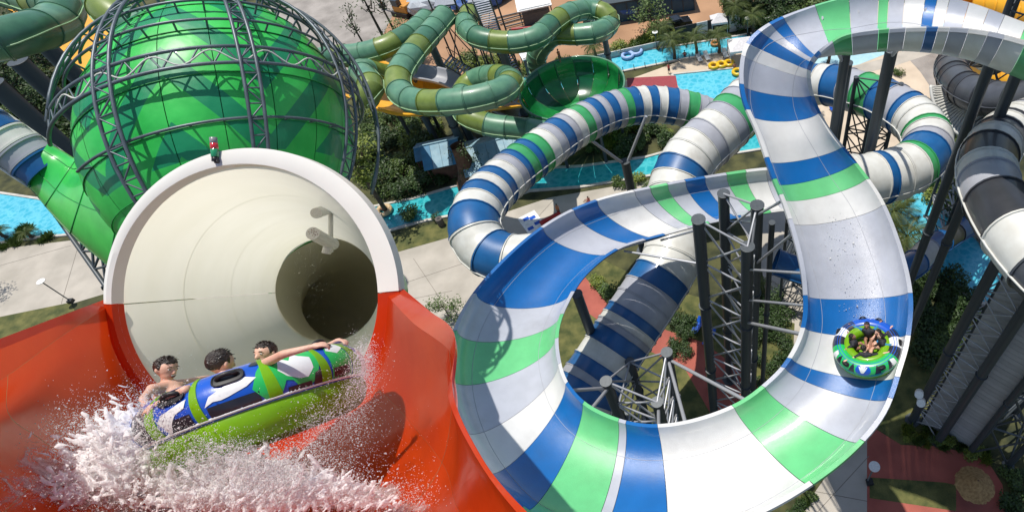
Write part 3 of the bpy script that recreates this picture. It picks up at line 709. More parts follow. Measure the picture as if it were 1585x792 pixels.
# grey cladding walls, built of boards
CLAD = [mat('cladding_board_a', (.42, .42, .42), .55, (.35, .35, .35), 2, .1, 10, dirt=.3), mat('cladding_board_b', (.47, .47, .47), .55, (.40, .40, .40), 2, .1, 10, dirt=.3)]
def cladding(label, pa, pb, H, n):
    a, b = G(*pa), G(*pb); root = thing('cladding_wall', (a+b)/2, label, 'wall')
    d = (b-a); L = d.length; q = Matrix.Rotation(math.atan2(d.y, d.x), 3, 'Z'); hh = H/n
    base = MB().box((0, 0, 0), L, .10, hh-.025, q); me = []
    for k in range(2):
        m_ = bpy.data.meshes.new('board'); m_.from_pydata(base.v, [], base.f); m_.materials.append(CLAD[k]); me.append(m_)
    for i in range(n):
        link('board', me[rnd.randrange(2)], root, (a+b)/2+Vector((0, 0, hh*(i+.5)))+q @ Vector((0, rnd.uniform(-.008, .008), 0)))
    for s in (0, 1):
        c = a if s == 0 else b; bar('edge_post', c+Vector((0, 0, 0)), c+Vector((0, 0, H+.2)), .09, STEEL, root, 8)
    return root
cladding('tall grey boarded wall rising behind the lattice tower at lower right', (1424,655), (1458,668), 33, 60)
cladding('wider grey boarded wall standing right of the lattice tower', (1463,668), (1502,694), 30, 60)
# legs under the green tubes
for (px, py, h, r, lab) in ((668,70,9.5,.5,'blue grey leg under the looping teal tube'), (700,150,7,.4,'grey leg inside the loop of the teal tube'), (776,75,10,.5,'blue grey leg under the start of the ring shaped tube'),
    (935,55,7,.4,'grey post under the ring shaped teal tube beside the lazy river'), (822,155,6,.4,'short grey leg left of the green bowl'), (640,150,7,.35,'leg in the shrubs under the teal loop')):
    single(px, py, h, r, lab, col=mat('blue_grey_steel', (.12, .17, .19), .5, dirt=.3, sc=1.))
for (px, py, h, lab) in ((28,95,24,'massive dark blue leg at the left edge below the teal tube'), (-10,130,24,'massive dark blue leg leaning out at the far left'), (60,60,24,'dark blue leg behind the corner tube')):
    single(px, py, h, .75, lab, col=mat('navy_steel', (.045, .07, .095), .5, dirt=.3, sc=1.))
# bottom truss of the vessel
lattice('truss_tower', 'curved dark truss foot under the lower left of the green vessel', [(W(165,445,25), W(88,335,26)), (W(172,410,24.6), W(112,325,25.6))], .09, .05, .9, bmat=STEEL, collar=False)
# ============================================================ RAFTS AND RIDERS
PB = mat('raft_blue', (.006, .09, .52), .28, (.005, .075, .45), 3., .05, 10, coat=.5)
PL = mat('raft_lime', (.30, .66, .010), .32, (.26, .58, .008), 3., .05, 10, coat=.4, trans=.45)
PG = mat('raft_green', (.02, .48, .10), .32, (.016, .40, .08), 3., coat=.4)
PW = mat('raft_white', (.78, .80, .80), .35, coat=.3)
PK = mat('raft_black', (.012, .014, .022), .35, (.02, .022, .03), 6., coat=.4)
RUB = mat('handle_rubber', (.015, .016, .018), .5)
def raft(name, C, ax, fwd, R, r, label, near_patches, skirt=True, tub=True):
    """C centre of the main tube, ax up axis, fwd = direction of angle 0"""
    ax = ax.normalized(); f0 = (fwd-ax*fwd.dot(ax)).normalized(); s0 = ax.cross(f0)
    root = thing(name, C, label, 'raft')
    def T(th, ph, k=1.0, rr=None):
        q = rr or r; d = f0*math.cos(th)+s0*math.sin(th)
        return C + d*(R+q*k*math.cos(ph)) + ax*(q*k*math.sin(ph))
    def torus(nm, m, q=None, dz=0, RR=None, nu=72, nv=20):
        v = []; f = []; q = q or r; RR = RR or R
        for i in range(nu):
            th = 2*math.pi*i/nu; d = f0*math.cos(th)+s0*math.sin(th)
            for k in range(nv):
                ph = 2*math.pi*k/nv; v.append(C+ax*dz+d*(RR+q*math.cos(ph))+ax*q*math.sin(ph))
        for i in range(nu):
            for k in range(nv): f.append((i*nv+k, ((i+1) % nu)*nv+k, ((i+1) % nu)*nv+(k+1) % nv, i*nv+(k+1) % nv))
        return mk(nm, v, f, m, root)
    torus('main_tube', PB)
    torus('inner_ring', PL, r*.72, r*.22, R-r*.95)
    torus('lower_tube', PL, r*.92, -r*.92, R*.95)
    torus('welt', PW, r*.06, -r*.56, R+r*.80, 72, 8)
    # floor
    v = [C-ax*r*.95]; f = []
    for i in range(48):
        th = 2*math.pi*i/48; v.append(T(th, math.pi, 1.2)-ax*r*.9)
    for i in range(48): f.append((0, 1+i, 1+(i+1) % 48))
    mk('raft_floor', v, f, PL, root)
    def patch(nm, m, outline, off=1.012, n=0):
        """outline: list of (deg theta, deg phi) polygon on the tube surface, filled by a strip grid"""
        bm = bmesh.new(); vs = [bm.verts.new((a, b, 0)) for a, b in outline]
        fc = bm.faces.new(vs); bmesh.ops.triangulate(bm, faces=[fc]); 
        for _ in range(3):
            long = [e for e in bm.edges if e.calc_length() > 5]
            if long: bmesh.ops.subdivide_edges(bm, edges=long, cuts=1); bmesh.ops.triangulate(bm, faces=bm.faces)
        for v_ in bm.verts: v_.co = T(R_(v_.co.x), R_(v_.co.y), off)
        bmesh.ops.recalc_face_normals(bm, faces=bm.faces)
        me = bpy.data.meshes.new(nm); bm.to_mesh(me); bm.free(); me.materials.append(m)
        me.polygons.foreach_set('use_smooth', [True]*len(me.polygons))
        return link(nm, me, root)
    def handle(th, ph0=28, w=13, h=26, off=1.05):
        o = []; 
        for i in range(24):
            a = 2*math.pi*i/24; ca, sa = math.cos(a), math.sin(a)
            o.append((th+w*math.copysign(abs(ca)**.6, ca), ph0+h*math.copysign(abs(sa)**.6, sa)))
        hp = patch('handle_pad', RUB, o, off)
        pts = [T(R_(th+x), R_(ph0), 1.06+.16*math.sin(math.pi*(x+w*.65)/(w*1.3))**.5 if abs(x) < w*.65 else 1.06) for x in np.linspace(-w*.65, w*.65, 9)]
        MB().path(pts, r*.085, 8).build('grip', RUB, hp)
        MB().path([T(R_(a), R_(b), off+.01) for a, b in o], r*.03, 5, True).build('pad_welt', RUB, hp)
    near_patches(patch, handle)
    return root, T
# --- near raft --------------------------------------------------------------
RA1 = (UP*.93-RT*.37+FW*.08).normalized()
RC = W(400, 614, 7.0); RF = CAM-RC
def np1(patch, handle):
    # angle 0 faces the camera; positive theta runs to one side (checked at build time below)
    sg = SG
    ang = lambda a: float(np.interp(a, [-180,-66,-48,-34,-6,20,56,66,82,180], [-180,-50,-37,-26,-10,6,33,42,58,180]))
    q = lambda L: [(sg*ang(a), b) for a, b in L]
    rg = random.Random(3)
    def ragged(a0, a1, b0, b1, n=9, amp=9, side='bottom'):
        top = [(lerp(a0, a1, i/n), b1) for i in range(n+1)]; bot = []
        for i in range(n*2+1): bot.append((lerp(a1, a0, i/(2*n)), b0+(amp if i % 2 else 0)*rg.uniform(.4, 1)))
        return top+bot
    for (a, w0) in ((-34, 5), (20, 6), (56, 5), (82, 7), (-66, 6), (110, 7), (150, 7), (-110, 7), (-150, 7), (180, 7)):
        patch('lime_band', PL, q([(a-w0*.4, 84), (a+w0*.1, 84), (a+w0*.6, 20), (a+w0*1.1, -36), (a-w0*.4, -38), (a-w0*.5, 10)]), 1.022)
    patch('black_patch', PK, q(ragged(-26, 12, -38, -10, 9, 10)), 1.012)
    patch('white_patch', PW, q([(-27, -8), (-22, 10), (-8, 22), (6, 26), (13, 18), (5, 6), (-8, -2), (-14, -4), (-20, -2)]), 1.018)
    patch('green_patch', PG, q([(8, -4), (14, 30), (20, 50), (30, 66), (48, 62), (56, 40), (54, 10), (50, -20), (44, -34), (38, -30), (34, -10), (30, -6), (26, -30), (16, -36), (12, -20)]), 1.013)
    patch('white_patch', PW, q([(27, 18), (30, 48), (36, 34), (40, 52), (44, 40), (50, 30), (49, 4), (44, -12), (38, -10), (31, 2)]), 1.019)
    patch('white_patch', PW, q([(20, 44), (22, 62), (30, 76), (40, 82), (31, 70), (25, 56)]), 1.019)
    patch('black_patch', PK, q([(10, 52), (14, 70), (22, 78), (21, 60), (16, 48)]), 1.016)
    patch('black_patch', PK, q([(42, 70), (48, 76), (56, 66), (54, 52), (48, 58)]), 1.017)
    patch('black_patch', PK, q([(47, -36), (49, -8), (55, 0), (55, -34)]), 1.02)
    patch('black_patch', PK, q(ragged(30, 46, -36, -22, 6, 8)), 1.021)
    patch('green_patch', PG, q([(62, -34), (62, 30), (66, 55), (72, 60), (78, 30), (78, -34)]), 1.013)
    patch('black_patch', PK, q(ragged(63, 76, -34, -8, 6, 12)), 1.016)
    patch('white_patch', PW, q([(64, 36), (68, 60), (78, 66), (84, 50), (76, 34), (70, 24)]), 1.018)
    patch('white_patch', PW, q([(-60, -4), (-56, 8), (-46, 16), (-38, 22), (-40, 6), (-46, 0), (-50, -14), (-53, -30), (-56, -34), (-57, -14)]), 1.018)
    patch('black_patch', PK, q(ragged(-56, -38, -38, -8, 6, 10)), 1.013)
    patch('black_patch', PK, q([(-80, -30), (-82, 30), (-76, 50), (-70, 30), (-66, -30)]), 1.013)
    patch('white_patch', PW, q([(88, -30), (86, 10), (94, 40), (100, 10), (98, -30)]), 1.016)
    for a in (-48, -6, 66, 130, -130): handle(sg*ang(a), 38 if a != 66 else 62, 7, 15)
# decide which way theta runs on screen
_s = RA1.cross((RF-RA1*RF.dot(RA1)).normalized()); SG = 1 if _s.dot(RT) > 0 else -1
raft1, T1 = raft('raft', RC, RA1, RF, .86, .29, 'large blue, lime and green round raft shooting out of the cream tunnel', np1)
# --- riders -----------------------------------------------------------------
SKIN = mat('skin', (.70, .43, .32), .5, (.62, .34, .24), 5., .1, 30, spec=.4); SKIN2 = mat('tanned_skin', (.36, .19, .12), .5, (.30, .15, .095), 6., .1, 30)
HAIR = mat('dark_hair', (.018, .012, .009), .3, (.035, .022, .015), 25., .5, 60)
EYEM = mat('dark_iris', (.02, .015, .012), .2); EYEW = mat('eye_white', (.75, .73, .70), .3); LIP = mat('lip', (.42, .13, .11), .4); TEETH = mat('teeth', (.8, .78, .72), .3)
def frame(fwd, up):
    f = fwd.normalized(); u = (up-f*up.dot(f)).normalized(); s = u.cross(f) # s = person's left... x axis
    return s, u, f
def person(label, parts, head, hr, face, hup, skin, hair=True, group=None, detail=True, vox=.011, clothes=(), base=None, pose=None, extra=None, mouth='closed'):
    """parts: list of ('cone', a, b, ra, rb) or ('ell', c, (s,u,f), rx, ry, rz) unioned by a voxel remesh into one body"""
    root = thing('person', base or head, label, 'person', group)
    mb = MB(); I3 = Matrix.Identity(3)
    def cone(a, b, ra, rb):
        mb.tube(a, b, ra, rb, 12); mb.ell(a, I3, ra, ra, ra, 12, 8); mb.ell(b, I3, rb, rb, rb, 12, 8)
    s, u, f = frame(face, hup); HR = Matrix((s, u, f)).transposed()
    for p in parts:
        if p[0] == 'cone': cone(*p[1:])
        else: mb.ell(p[1], p[2], p[3], p[4], p[5], 16, 10)
    # head: cranium, jaw, nose, ears
    mb.ell(head+u*hr*.12, HR, hr*.80, hr*.88, hr*.92, 20, 14); mb.ell(head-u*hr*.42+f*hr*.22, HR, hr*.56, hr*.62, hr*.62, 16, 10)
    mb.ell(head-u*hr*.86+f*hr*.42, HR, hr*.28, hr*.2, hr*.26, 10, 8)
    if detail:
        mb.tube(head+u*hr*.12+f*hr*.84, head-u*hr*.26+f*hr*1.04, hr*.09, hr*.15, 8); mb.ell(head-u*hr*.27+f*hr*.98, HR, hr*.19, hr*.12, hr*.14, 10, 6)
        mb.ell(head+u*hr*.26+f*hr*.76, HR, hr*.46, hr*.10, hr*.16, 10, 6)
        for k in (-1, 1): mb.ell(head+s*k*hr*.82-u*hr*.05-f*hr*.05, HR, hr*.12, hr*.28, hr*.17, 8, 6)
    o = mb.build('body', skin, root); md = o.modifiers.new('remesh', 'REMESH'); md.mode = 'VOXEL'; md.voxel_size = vox; md.use_smooth_shade = True
    sm = o.modifiers.new('smooth', 'SMOOTH'); sm.iterations = 4; sm.factor = .5
    if detail:
        for k in (-1, 1):
            e = head+s*k*hr*.34+u*hr*.08+f*hr*.80
            MB().ell(e, HR, hr*.13, hr*.075, hr*.07, 10, 6).build('eye', EYEW, root); MB().ell(e+f*hr*.045, HR, hr*.055, hr*.06, hr*.045, 8, 6).build('iris', EYEM, root)
            MB().path([e+u*hr*.2-s*k*hr*.16+f*.06*hr, e+u*hr*.25+f*hr*.10, e+u*hr*.17+s*k*hr*.19-f*hr*.02], hr*.035, 5).build('eyebrow', HAIR, root)
        c = head-u*hr*.52+f*hr*.84
        if mouth == 'smile':
            MB().ell(c+f*hr*.01, HR, hr*.27, hr*.12, hr*.06, 12, 6).build('mouth', mat('mouth_inside', (.12, .02, .02), .5), root)
            MB().box(c+u*hr*.035+f*hr*.04, hr*.36, hr*.08, hr*.05, HR).build('teeth', TEETH, root)
            MB().path([c+s*hr*.28+u*hr*.06, c+s*hr*.15-u*hr*.10+f*hr*.05, c-u*hr*.14+f*hr*.07, c-s*hr*.15-u*hr*.10+f*hr*.05, c-s*hr*.28+u*hr*.06], hr*.03, 6).build('lip', LIP, root)
        else:
            MB().path([c+s*hr*.22-f*hr*.02, c+f*hr*.06, c-s*hr*.22-f*hr*.02], hr*.035, 6).build('lip', LIP, root)
    if hair:
        rg = random.Random(5)
        def fn(q):
            d = q.normalized(); n = noise.noise(q*(6/hr)*.6)*.05+noise.noise(q*(20/hr)*.5)*.035
            cut = 1.0
            if d.z > .35 and d.y < .42: cut = .80     # leave the face free
            if d.y < -.25 and d.z > -.25: cut = .78
            if d.y < -.75: cut = .6
            return (1+n)*cut
        hb = MB().ell(head+u*hr*.20-f*hr*.06, HR, hr*.88, hr*.92, hr*.98, 28, 20, fn)
        for i in range(70 if detail else 0):
            a = rg.uniform(0, 6.28); el = rg.uniform(.3, 1.5); d = s*math.cos(a)*math.cos(el)+u*math.sin(el)+f*math.sin(a)*math.cos(el)
            if d.dot(f) > .75 and d.dot(u) < .5: continue
            p = head+u*hr*.20-f*hr*.06+d*hr*.90; hb.tube(p, p+(d*.5+f*.5+s*rg.uniform(-.5, .5)-u*.1).normalized()*hr*.22, hr*.05, hr*.008, 4)
        hb.build('hair', HAIR, root)
    for nm, m, L in clothes:
        cb = MB()
        for p in L:
            if p[0] == 'cone': cb.tube(p[1], p[2], p[3], p[4], 12); cb.ell(p[1], I3, p[3], p[3], p[3], 12, 8); cb.ell(p[2], I3, p[4], p[4], p[4], 12, 8)
            else: cb.ell(p[1], p[2], p[3], p[4], p[5], 16, 10)
        o = cb.build(nm, m, root); md = o.modifiers.new('remesh', 'REMESH'); md.mode = 'VOXEL'; md.voxel_size = vox*1.3; md.use_smooth_shade = True
    return root
def hand(w, d, palm_n, k=1.0, curl=.8, side=1):
    """palm from wrist w along d, back of the hand facing -palm_n; fingers curl towards palm_n"""
    d = d.normalized(); n = (palm_n-d*palm_n.dot(d)).normalized(); x = d.cross(n); L = []
    kk = w+d*.075*k
    L.append(('cone', w, w+d*.03*k, .026*k, .030*k))
    for i in range(4): L.append(('cone', w+d*.02*k+x*(i-1.5)*.012*k, kk+x*(i-1.5)*.021*k, .017*k, .013*k))
    for i in range(4):
        b = kk+x*(i-1.5)*.022*k; ln = (.036, .042, .039, .030)[i]*k; p = b; a = 0
        for j in range(3):
            a += curl*(.55 if j == 0 else .75); q = p+(d*math.cos(a)+n*math.sin(a))*ln*(1, .75, .6)[j]; L.append(('cone', p, q, .0105*k*(1-.1*j), .0095*k*(1-.1*j))); p = q
    b = w+d*.02*k+x*side*.028*k; q = b+(d*.6+x*side*.6+n*.4).normalized()*.04*k; L.append(('cone', b, q, .014*k, .012*k)); L.append(('cone', q, q+(d*.8+n*.7).normalized()*.03*k, .0115*k, .010*k))
    return L
ELR = lambda s, u, f: Matrix((s.normalized(), u.normalized(), f.normalized())).transposed()
CF = ELR(RT, RA1, -FW)
# rider with his back to us, arms spread along the tube
hd2 = W(341, 562, 6.75)
Ls, Rs = W(330, 596, 6.6), W(378, 578, 6.6)
lw, le = W(238, 628, 5.95), W(287, 603, 5.95); rw, re_ = W(484, 536, 6.2), W(438, 548, 6.1)
p2 = [('cone', W(352,612,6.72), W(354,592,6.7), .15, .14), ('cone', Ls, Rs, .070, .070), ('ell', W(354,596,6.68), CF, .19, .12, .11), ('cone', W(354,590,6.7), hd2-UP*.03, .062, .058),
      ('cone', W(352,640,6.75), W(352,612,6.72), .15, .15),
      ('cone', Ls, le, .060, .044), ('cone', le, lw, .046, .029), ('cone', Rs, re_, .058, .044), ('cone', re_, rw, .045, .028), ('cone', W(354,600,6.7), Rs, .09, .062), ('cone', W(354,602,6.7), Ls, .09, .062)]
p2 += hand(lw, lw-le, -RA1*.5+FW*.4, 1.1, .5, 1)+hand(rw, rw-re_, -RA1*.7+FW*.5, 1.1, .8, 1)
r2 = person('dark haired rider with his back to us, arms spread along the raft tube', p2, hd2, .142, FW*.9+RT*.38-UP*.05, UP*.95-RT*.1, SKIN, base=W(352,640,6.75))
nk_ = W(356, 584, 6.62)
MB().path([nk_+RT*.075*math.cos(a)+FW*.07*math.sin(a)+RA1*.018*math.cos(a) for a in np.linspace(0, 6.28, 24)[:-1]], .006, 6, True).build('neck_cord', RUB, r2)
MB().path([lerp(le, lw, .93)+UP*.03*math.cos(a)+FW*.032*math.sin(a) for a in np.linspace(0, 6.28, 16)[:-1]], .008, 6, True).build('wristband', mat('wristband', (.25, .05, .35), .5), r2)
# smiling rider at left
hd1 = W(257, 570, 6.95)
s1, s2 = W(282, 594, 7.05), W(236, 602, 6.75)
p1 = [('cone', W(262,640,7.0), W(262,606,6.95), .15, .15), ('ell', W(261,604,6.92), CF, .17, .11, .10), ('cone', s1, s2, .062, .062), ('cone', W(259,596,6.95), hd1-UP*.04, .056, .054),
      ('cone', s2, W(222,617,6.45), .055, .042), ('cone', W(222,617,6.45), W(228,634,6.2), .042, .028), ('cone', s1, W(305,588,7.3), .055, .045), ('cone', W(305,588,7.3), W(322,584,7.6), .044, .032)]
p1 += hand(W(228,634,6.2), RT*.7-UP*.5-FW*.3, -RA1+FW*.3, 1.05, .7, -1)
r1 = person('smiling short haired rider facing right at the left side of the raft', p1, hd1, .128, RT*.97-FW*.20-UP*.12, UP*.97+RT*.14, SKIN, base=W(262,640,7.0), mouth='smile')
MB().path([W(222,617,6.45)+(W(228,634,6.2)-W(222,617,6.45))*.3+RT*.043*math.cos(a)+FW*.043*math.sin(a) for a in np.linspace(0, 6.28, 20)[:-1]], .010, 6, True).build('tattoo_band', mat('tattoo', (.10, .16, .2), .5), r1)
# third rider, far side
hd3 = W(411, 546, 7.75)
p3 = [('cone', W(414,610,7.8), W(413,575,7.8), .15, .14), ('cone', W(436,568,7.8), W(388,578,7.8), .065, .065), ('cone', W(412,570,7.8), hd3-UP*.04, .056, .055),
      ('cone', W(436,568,7.8), W(490,545,7.7), .055, .045), ('cone', W(490,545,7.7), W(522,527,7.35), .044, .03)]
p3 += hand(W(522,527,7.35), RT*.9+UP*.1-FW*.3, -RA1-FW*.1, 1.1, .6, 1)
r3 = person('dark haired rider looking over the arm of the one in front', p3, hd3, .138, -FW*.9-RT*.2-UP*.05, UP*.97-RT*.1, SKIN, base=W(414,620,7.8))
# --- far raft on the open slide ----------------------------------------------
u0 = 16.0
S_ = section(u0-.2); fl_ = S_[int(KP*.64)]
RC2 = W(1342, 536, depth(fl_)-.75)
ax2 = ((CAM-RC2).normalized()*.75+UP*.62-RT*.05).normalized()
def np2(patch, handle):
    rg = random.Random(9)
    # theta 0 points down the picture
    for a0, a1, m in ((-58, 62, PG), (62, 84, PK), (84, 108, PW), (108, 128, PK), (-80, -58, PG), (-104, -80, PK), (-126, -104, PW), (-150, -126, PK)):
        n = 5; patch('colour_patch', m, [(lerp(a0, a1, i/n), 150) for i in range(n+1)]+[(lerp(a1, a0, i/n), -30) for i in range(n+1)], 1.012)
    o = [(13*math.cos(t)*1.0-4, 40+42*math.sin(t)) for t in [2*math.pi*i/24 for i in range(24)]]; patch('round_badge', PB, o, 1.03)
    for a in (-52, -24, 20, 44, 74): patch('black_patch', PK, [(a-5, 5), (a-2, 50), (a+1, 75), (a+4, 55), (a+6, 8)], 1.02)
    for a in (-64, 52): patch('white_patch', PW, [(a-6, 10), (a-3, 70), (a+5, 60), (a+6, 15)], 1.02)
    for t in (-40, -15, 10, 35, 60): 
        t0 = R_(t+80); patch('white_ray', PW, [(-4-2+1*math.cos(t0), 18), (-4+9*math.cos(t0)-1.2, 40+36*math.sin(t0)), (-4+9*math.cos(t0)+1.2, 40+36*math.sin(t0)), (-4+1, 18)], 1.045)
    for a in (28, -36, 95, -115, 160, -170): handle(a, 45, 7, 16)
    patch('white_mark', PK, [(92, 30), (100, 30), (100, 60), (92, 60)], 1.02)
raft2, T2 = raft('raft', RC2, ax2, -UP, 1.14, .34, 'round lime and blue raft riding down the open slide with five riders', np2)
SHK = mat('black_shirt', (.012, .013, .02), .7); SHB = mat('blue_sleeve', (.02, .20, .38), .6)
f2 = (-UP-ax2*(-UP).dot(ax2)).normalized(); s2_ = f2.cross(ax2).normalized()
if s2_.dot(RT) < 0: s2_ = -s2_
def L2(x, y, z): return RC2+s2_*x-f2*y+ax2*z      # x right, y up the picture, z towards the sky
riders = [ # label, seat xy, head xy, handL, handR, feet, sleeve
 ('rider in blue sleeves at the top of the far raft', (.05,.62), (-.02,.78), (-.72,.92), (.52,1.12), (.05,-.05), SHB, SKIN2),
 ('rider in black at the left side of the far raft', (-.55,.0), (-.60,.12), (-.92,.62), (-1.02,-.52), (.0,-.02), SHK, SKIN2),
 ('rider in a black shirt at the bottom of the far raft with both arms stretched', (-.02,-.62), (-.10,-.42), (-.78,-.98), (.88,-.46), (.15,.08), SHK, SKIN),
 ('rider at the upper right of the far raft gripping the rim', (.50,.42), (.46,.42), (.98,.86), (.30,.36), (.1,.15), SHK, SKIN),
 ('rider at the right of the far raft with one arm on the rim', (.62,.12), (.58,.22), (1.04,-.05), (.40,.02), (.12,.02), SHB, SKIN)]
for lab, st, hxy, hl, hr_, ft, slv, skn in riders:
    seat = L2(st[0], st[1], -.15); cen = -Vector((st[0], st[1], 0)).normalized()
    inw = (s2_*cen.x-f2*cen.y)
    ch = L2(st[0], st[1], .22)-inw*.02; hd = L2(hxy[0], hxy[1], .50)
    tr = inw.cross(ax2).normalized(); shl, shr = ch+tr*.19+ax2*.08, ch-tr*.19+ax2*.08
    HL, HR_ = L2(hl[0], hl[1], .30), L2(hr_[0], hr_[1], .30)
    if (HL-shl).length+(HR_-shr).length > (HL-shr).length+(HR_-shl).length: shl, shr = shr, shl
    parts = [('cone', seat, ch, .15, .15), ('cone', shl, shr, .07, .07), ('cone', ch+ax2*.05, hd, .06, .055)]
    cl = [('cone', seat+ax2*.02, ch, .165, .165), ('cone', shl, shr, .085, .085)]
    sl_ = []
    for sh, H in ((shl, HL), (shr, HR_)):
        el = (sh+H)/2-ax2*.05; parts += [('cone', sh, el, .052, .042), ('cone', el, H, .042, .028)]+hand(H, H-el, -ax2, 1.0, .5)
        if slv is SHB: sl_.append([('cone', sh, el, .066, .055), ('cone', el, lerp(el, H, .8), .054, .042)])
        else: sl_.append([('cone', sh, lerp(sh, el, .8), .066, .058)])
    for k in (-1, 1):
        hp_ = seat+tr*k*.09; F = L2(ft[0], ft[1], -.15)+tr*k*.07; kn = (hp_+F)/2+ax2*.22+tr*k*.05
        parts += [('cone', hp_, kn, .075, .055), ('cone', kn, F, .055, .038), ('cone', F, F+inw*.13, .036, .028)]
    parts = [(p[0], p[1], p[2], p[3]*1.3, p[4]*1.3) for p in parts]; cl = [(p[0], p[1], p[2], p[3]*1.28, p[4]*1.28) for p in cl]; sl_ = [[(p[0], p[1], p[2], p[3]*1.3, p[4]*1.3) for p in q] for q in sl_]
    person(lab, parts, hd, .15, (inw*.8+ax2*.4), ax2*.9-inw*.2, skn, base=seat, vox=.018, detail=True, clothes=[('shirt', SHK, cl)]+[('sleeve', slv, q) for q in sl_])
# ============================================================ SPLASH AND FOAM
FOAM = mat('white_water', (.99, .99, .99), .7, (.98, .98, .98), 6., .0, 30, trans=.5)
def droplets(name, label, cat, C, S, base, kind='stuff'):
    n = len(C); o = np.array([(1,1,1),(-1,-1,1),(-1,1,-1),(1,-1,-1)], float)*.8
    fc = np.array([(0,1,3),(0,2,1),(0,3,2),(1,2,3)])
    st = np.random.uniform(.6, 1.5, (n, 1, 3)); V = (C[:, None, :]+o[None]*S[:, None, None]*st).reshape(-1, 3)
    F = (fc[None]+(np.arange(n)*4)[:, None, None]).reshape(-1, 3)
    me = bpy.data.meshes.new(name); me.vertices.add(len(V)); me.vertices.foreach_set('co', V.ravel())
    me.loops.add(F.size); me.loops.foreach_set('vertex_index', F.ravel()); me.polygons.add(len(F))
    me.polygons.foreach_set('loop_start', np.arange(len(F))*3); me.polygons.foreach_set('loop_total', np.full(len(F), 3))
    me.polygons.foreach_set('use_smooth', np.ones(len(F), bool)); me.update(calc_edges=True); me.materials.append(FOAM)
    return tag(link(name, me), label, cat, kind=kind)
rs = np.random.RandomState(4)
def Wn(px, py, z):
    return np.array(CAM)+z[:, None]*(np.array(FW)+np.array(RT)*((px-PX0)/FPX)[:, None]-np.array(UP)*((py-PY0)/FPX)[:, None])
# blobs: px, py, z, sx, sy, sz, count, size
BL = [(215,668,6.2,42,26,.35,5200,.011),(180,690,6.4,46,30,.35,3800,.010),(240,700,6.1,50,26,.3,4200,.011),(300,720,6.1,60,26,.3,5200,.011),(370,745,6.1,60,24,.3,4800,.011),(440,750,6.1,60,22,.3,4000,.011),
 (520,755,6.2,60,20,.3,2600,.010),(580,770,6.4,45,14,.3,1300,.009),(140,720,6.3,45,40,.3,1800,.009),(232,640,6.2,20,16,.25,1800,.009),(420,715,6.0,60,16,.25,2600,.010),(330,700,5.9,40,12,.2,1700,.010),
 (560,570,6.4,13,22,.25,1500,.007),(545,620,6.5,22,28,.3,1500,.007),(510,650,6.4,30,26,.3,1700,.008),(480,680,6.3,36,18,.3,1900,.008),(560,545,6.4,12,14,.2,600,.006),(110,690,6.3,26,30,.3,500,.008),(240,615,6.2,26,22,.3,420,.006),(480,420,16,18,40,.6,220,.010),(487,400,15,8,26,.5,140,.008),
 (120,770,5.6,80,22,.3,900,.009),(330,780,5.7,90,14,.3,900,.009),(560,720,6.3,60,40,.4,380,.006),(250,590,6.2,60,30,.4,160,.005)]
Cs = []; Ss = []
for (x, y, z, sx, sy, sz, n, s) in BL:
    n = int(n*(2.2 if n > 1500 else 3)); s = s*(.62 if n > 9000 else .8)
    px = x+rs.randn(n)*sx; py = y+rs.randn(n)*sy; zz = z+rs.randn(n)*sz
    # break up the clouds with streaky noise
    Cs.append(Wn(px, py, zz)); Ss.append(s*np.exp(rs.randn(n)*.45)*.36)
Cs = np.concatenate(Cs); Ss = np.concatenate(Ss)
keep = np.array([noise.noise(Vector(c)*2.6)+.5*noise.noise(Vector(c)*7) > -.16 for c in Cs])
droplets('splash_spray', 'white spray thrown up round the raft leaving the tunnel', 'spray', Cs[keep], Ss[keep], None)
# lumpy foam crest: closed rounded lumps overlapping along the bow wave
def foam_lumps(name, label, pts, seed):
    rg = random.Random(seed); mb = MB(); I = Matrix.Identity(3)
    for (x, y, z, r, n, sx, sy) in pts:
        for _ in range(n*26):
            c = W(x+rg.gauss(0, sx*.95), y+rg.gauss(0, sy*.95), z-.25+rg.gauss(0, .12)); rr = r*(.10+.26*rg.random()**2); off = Vector((rg.random()*50, rg.random()*50, 0))
            ql = (RT*(x-330)/300+UP*.5+Vector((rg.gauss(0, .3), rg.gauss(0, .3), rg.gauss(0, .3)))).to_track_quat('X', 'Z').to_matrix(); mb.ell(c, ql, rr*rg.uniform(1.6, 5.), rr*.85, rr*rg.uniform(.6, 1.), 7, 5, lambda q: 1+.55*noise.noise((q+off)*14)+.35*noise.noise((q+off)*34))
    o = mb.build(name, FOAM); md = o.modifiers.new('remesh', 'REMESH'); md.mode = 'VOXEL'; md.voxel_size = .014; md.use_smooth_shade = True; sm = o.modifiers.new('soft', 'SMOOTH'); sm.iterations = 2; sm.factor = .5
    for sz, st_ in ((.05, .02),):
        tx = bpy.data.textures.new('foam_noise', 'CLOUDS'); tx.noise_scale = sz; tx.noise_depth = 3
        dm = o.modifiers.new('rough', 'DISPLACE'); dm.texture = tx; dm.strength = st_; dm.mid_level = .5; dm.texture_coords = 'GLOBAL'
    return tag(o, label, 'foam', kind='stuff')
foam_lumps('foam', 'churning white foam of the bow wave on the red chute below the raft', [(200,676,6.5,.085,44,32,22),(250,706,6.5,.085,44,38,18),(170,720,6.5,.08,26,40,24),(300,760,6.4,.08,26,60,14),(430,775,6.4,.07,22,70,10),(130,735,6.5,.06,16,34,24),(100,765,6.4,.06,14,44,14),(560,775,6.5,.05,14,36,8),(330,722,6.5,.085,54,40,12),(400,742,6.5,.08,56,44,12),(470,752,6.5,.08,46,40,10),(360,770,6.4,.08,34,60,12),(180,700,6.6,.06,22,30,16),(540,752,6.6,.05,14,30,7),(222,650,6.4,.05,12,10,8)], 3)
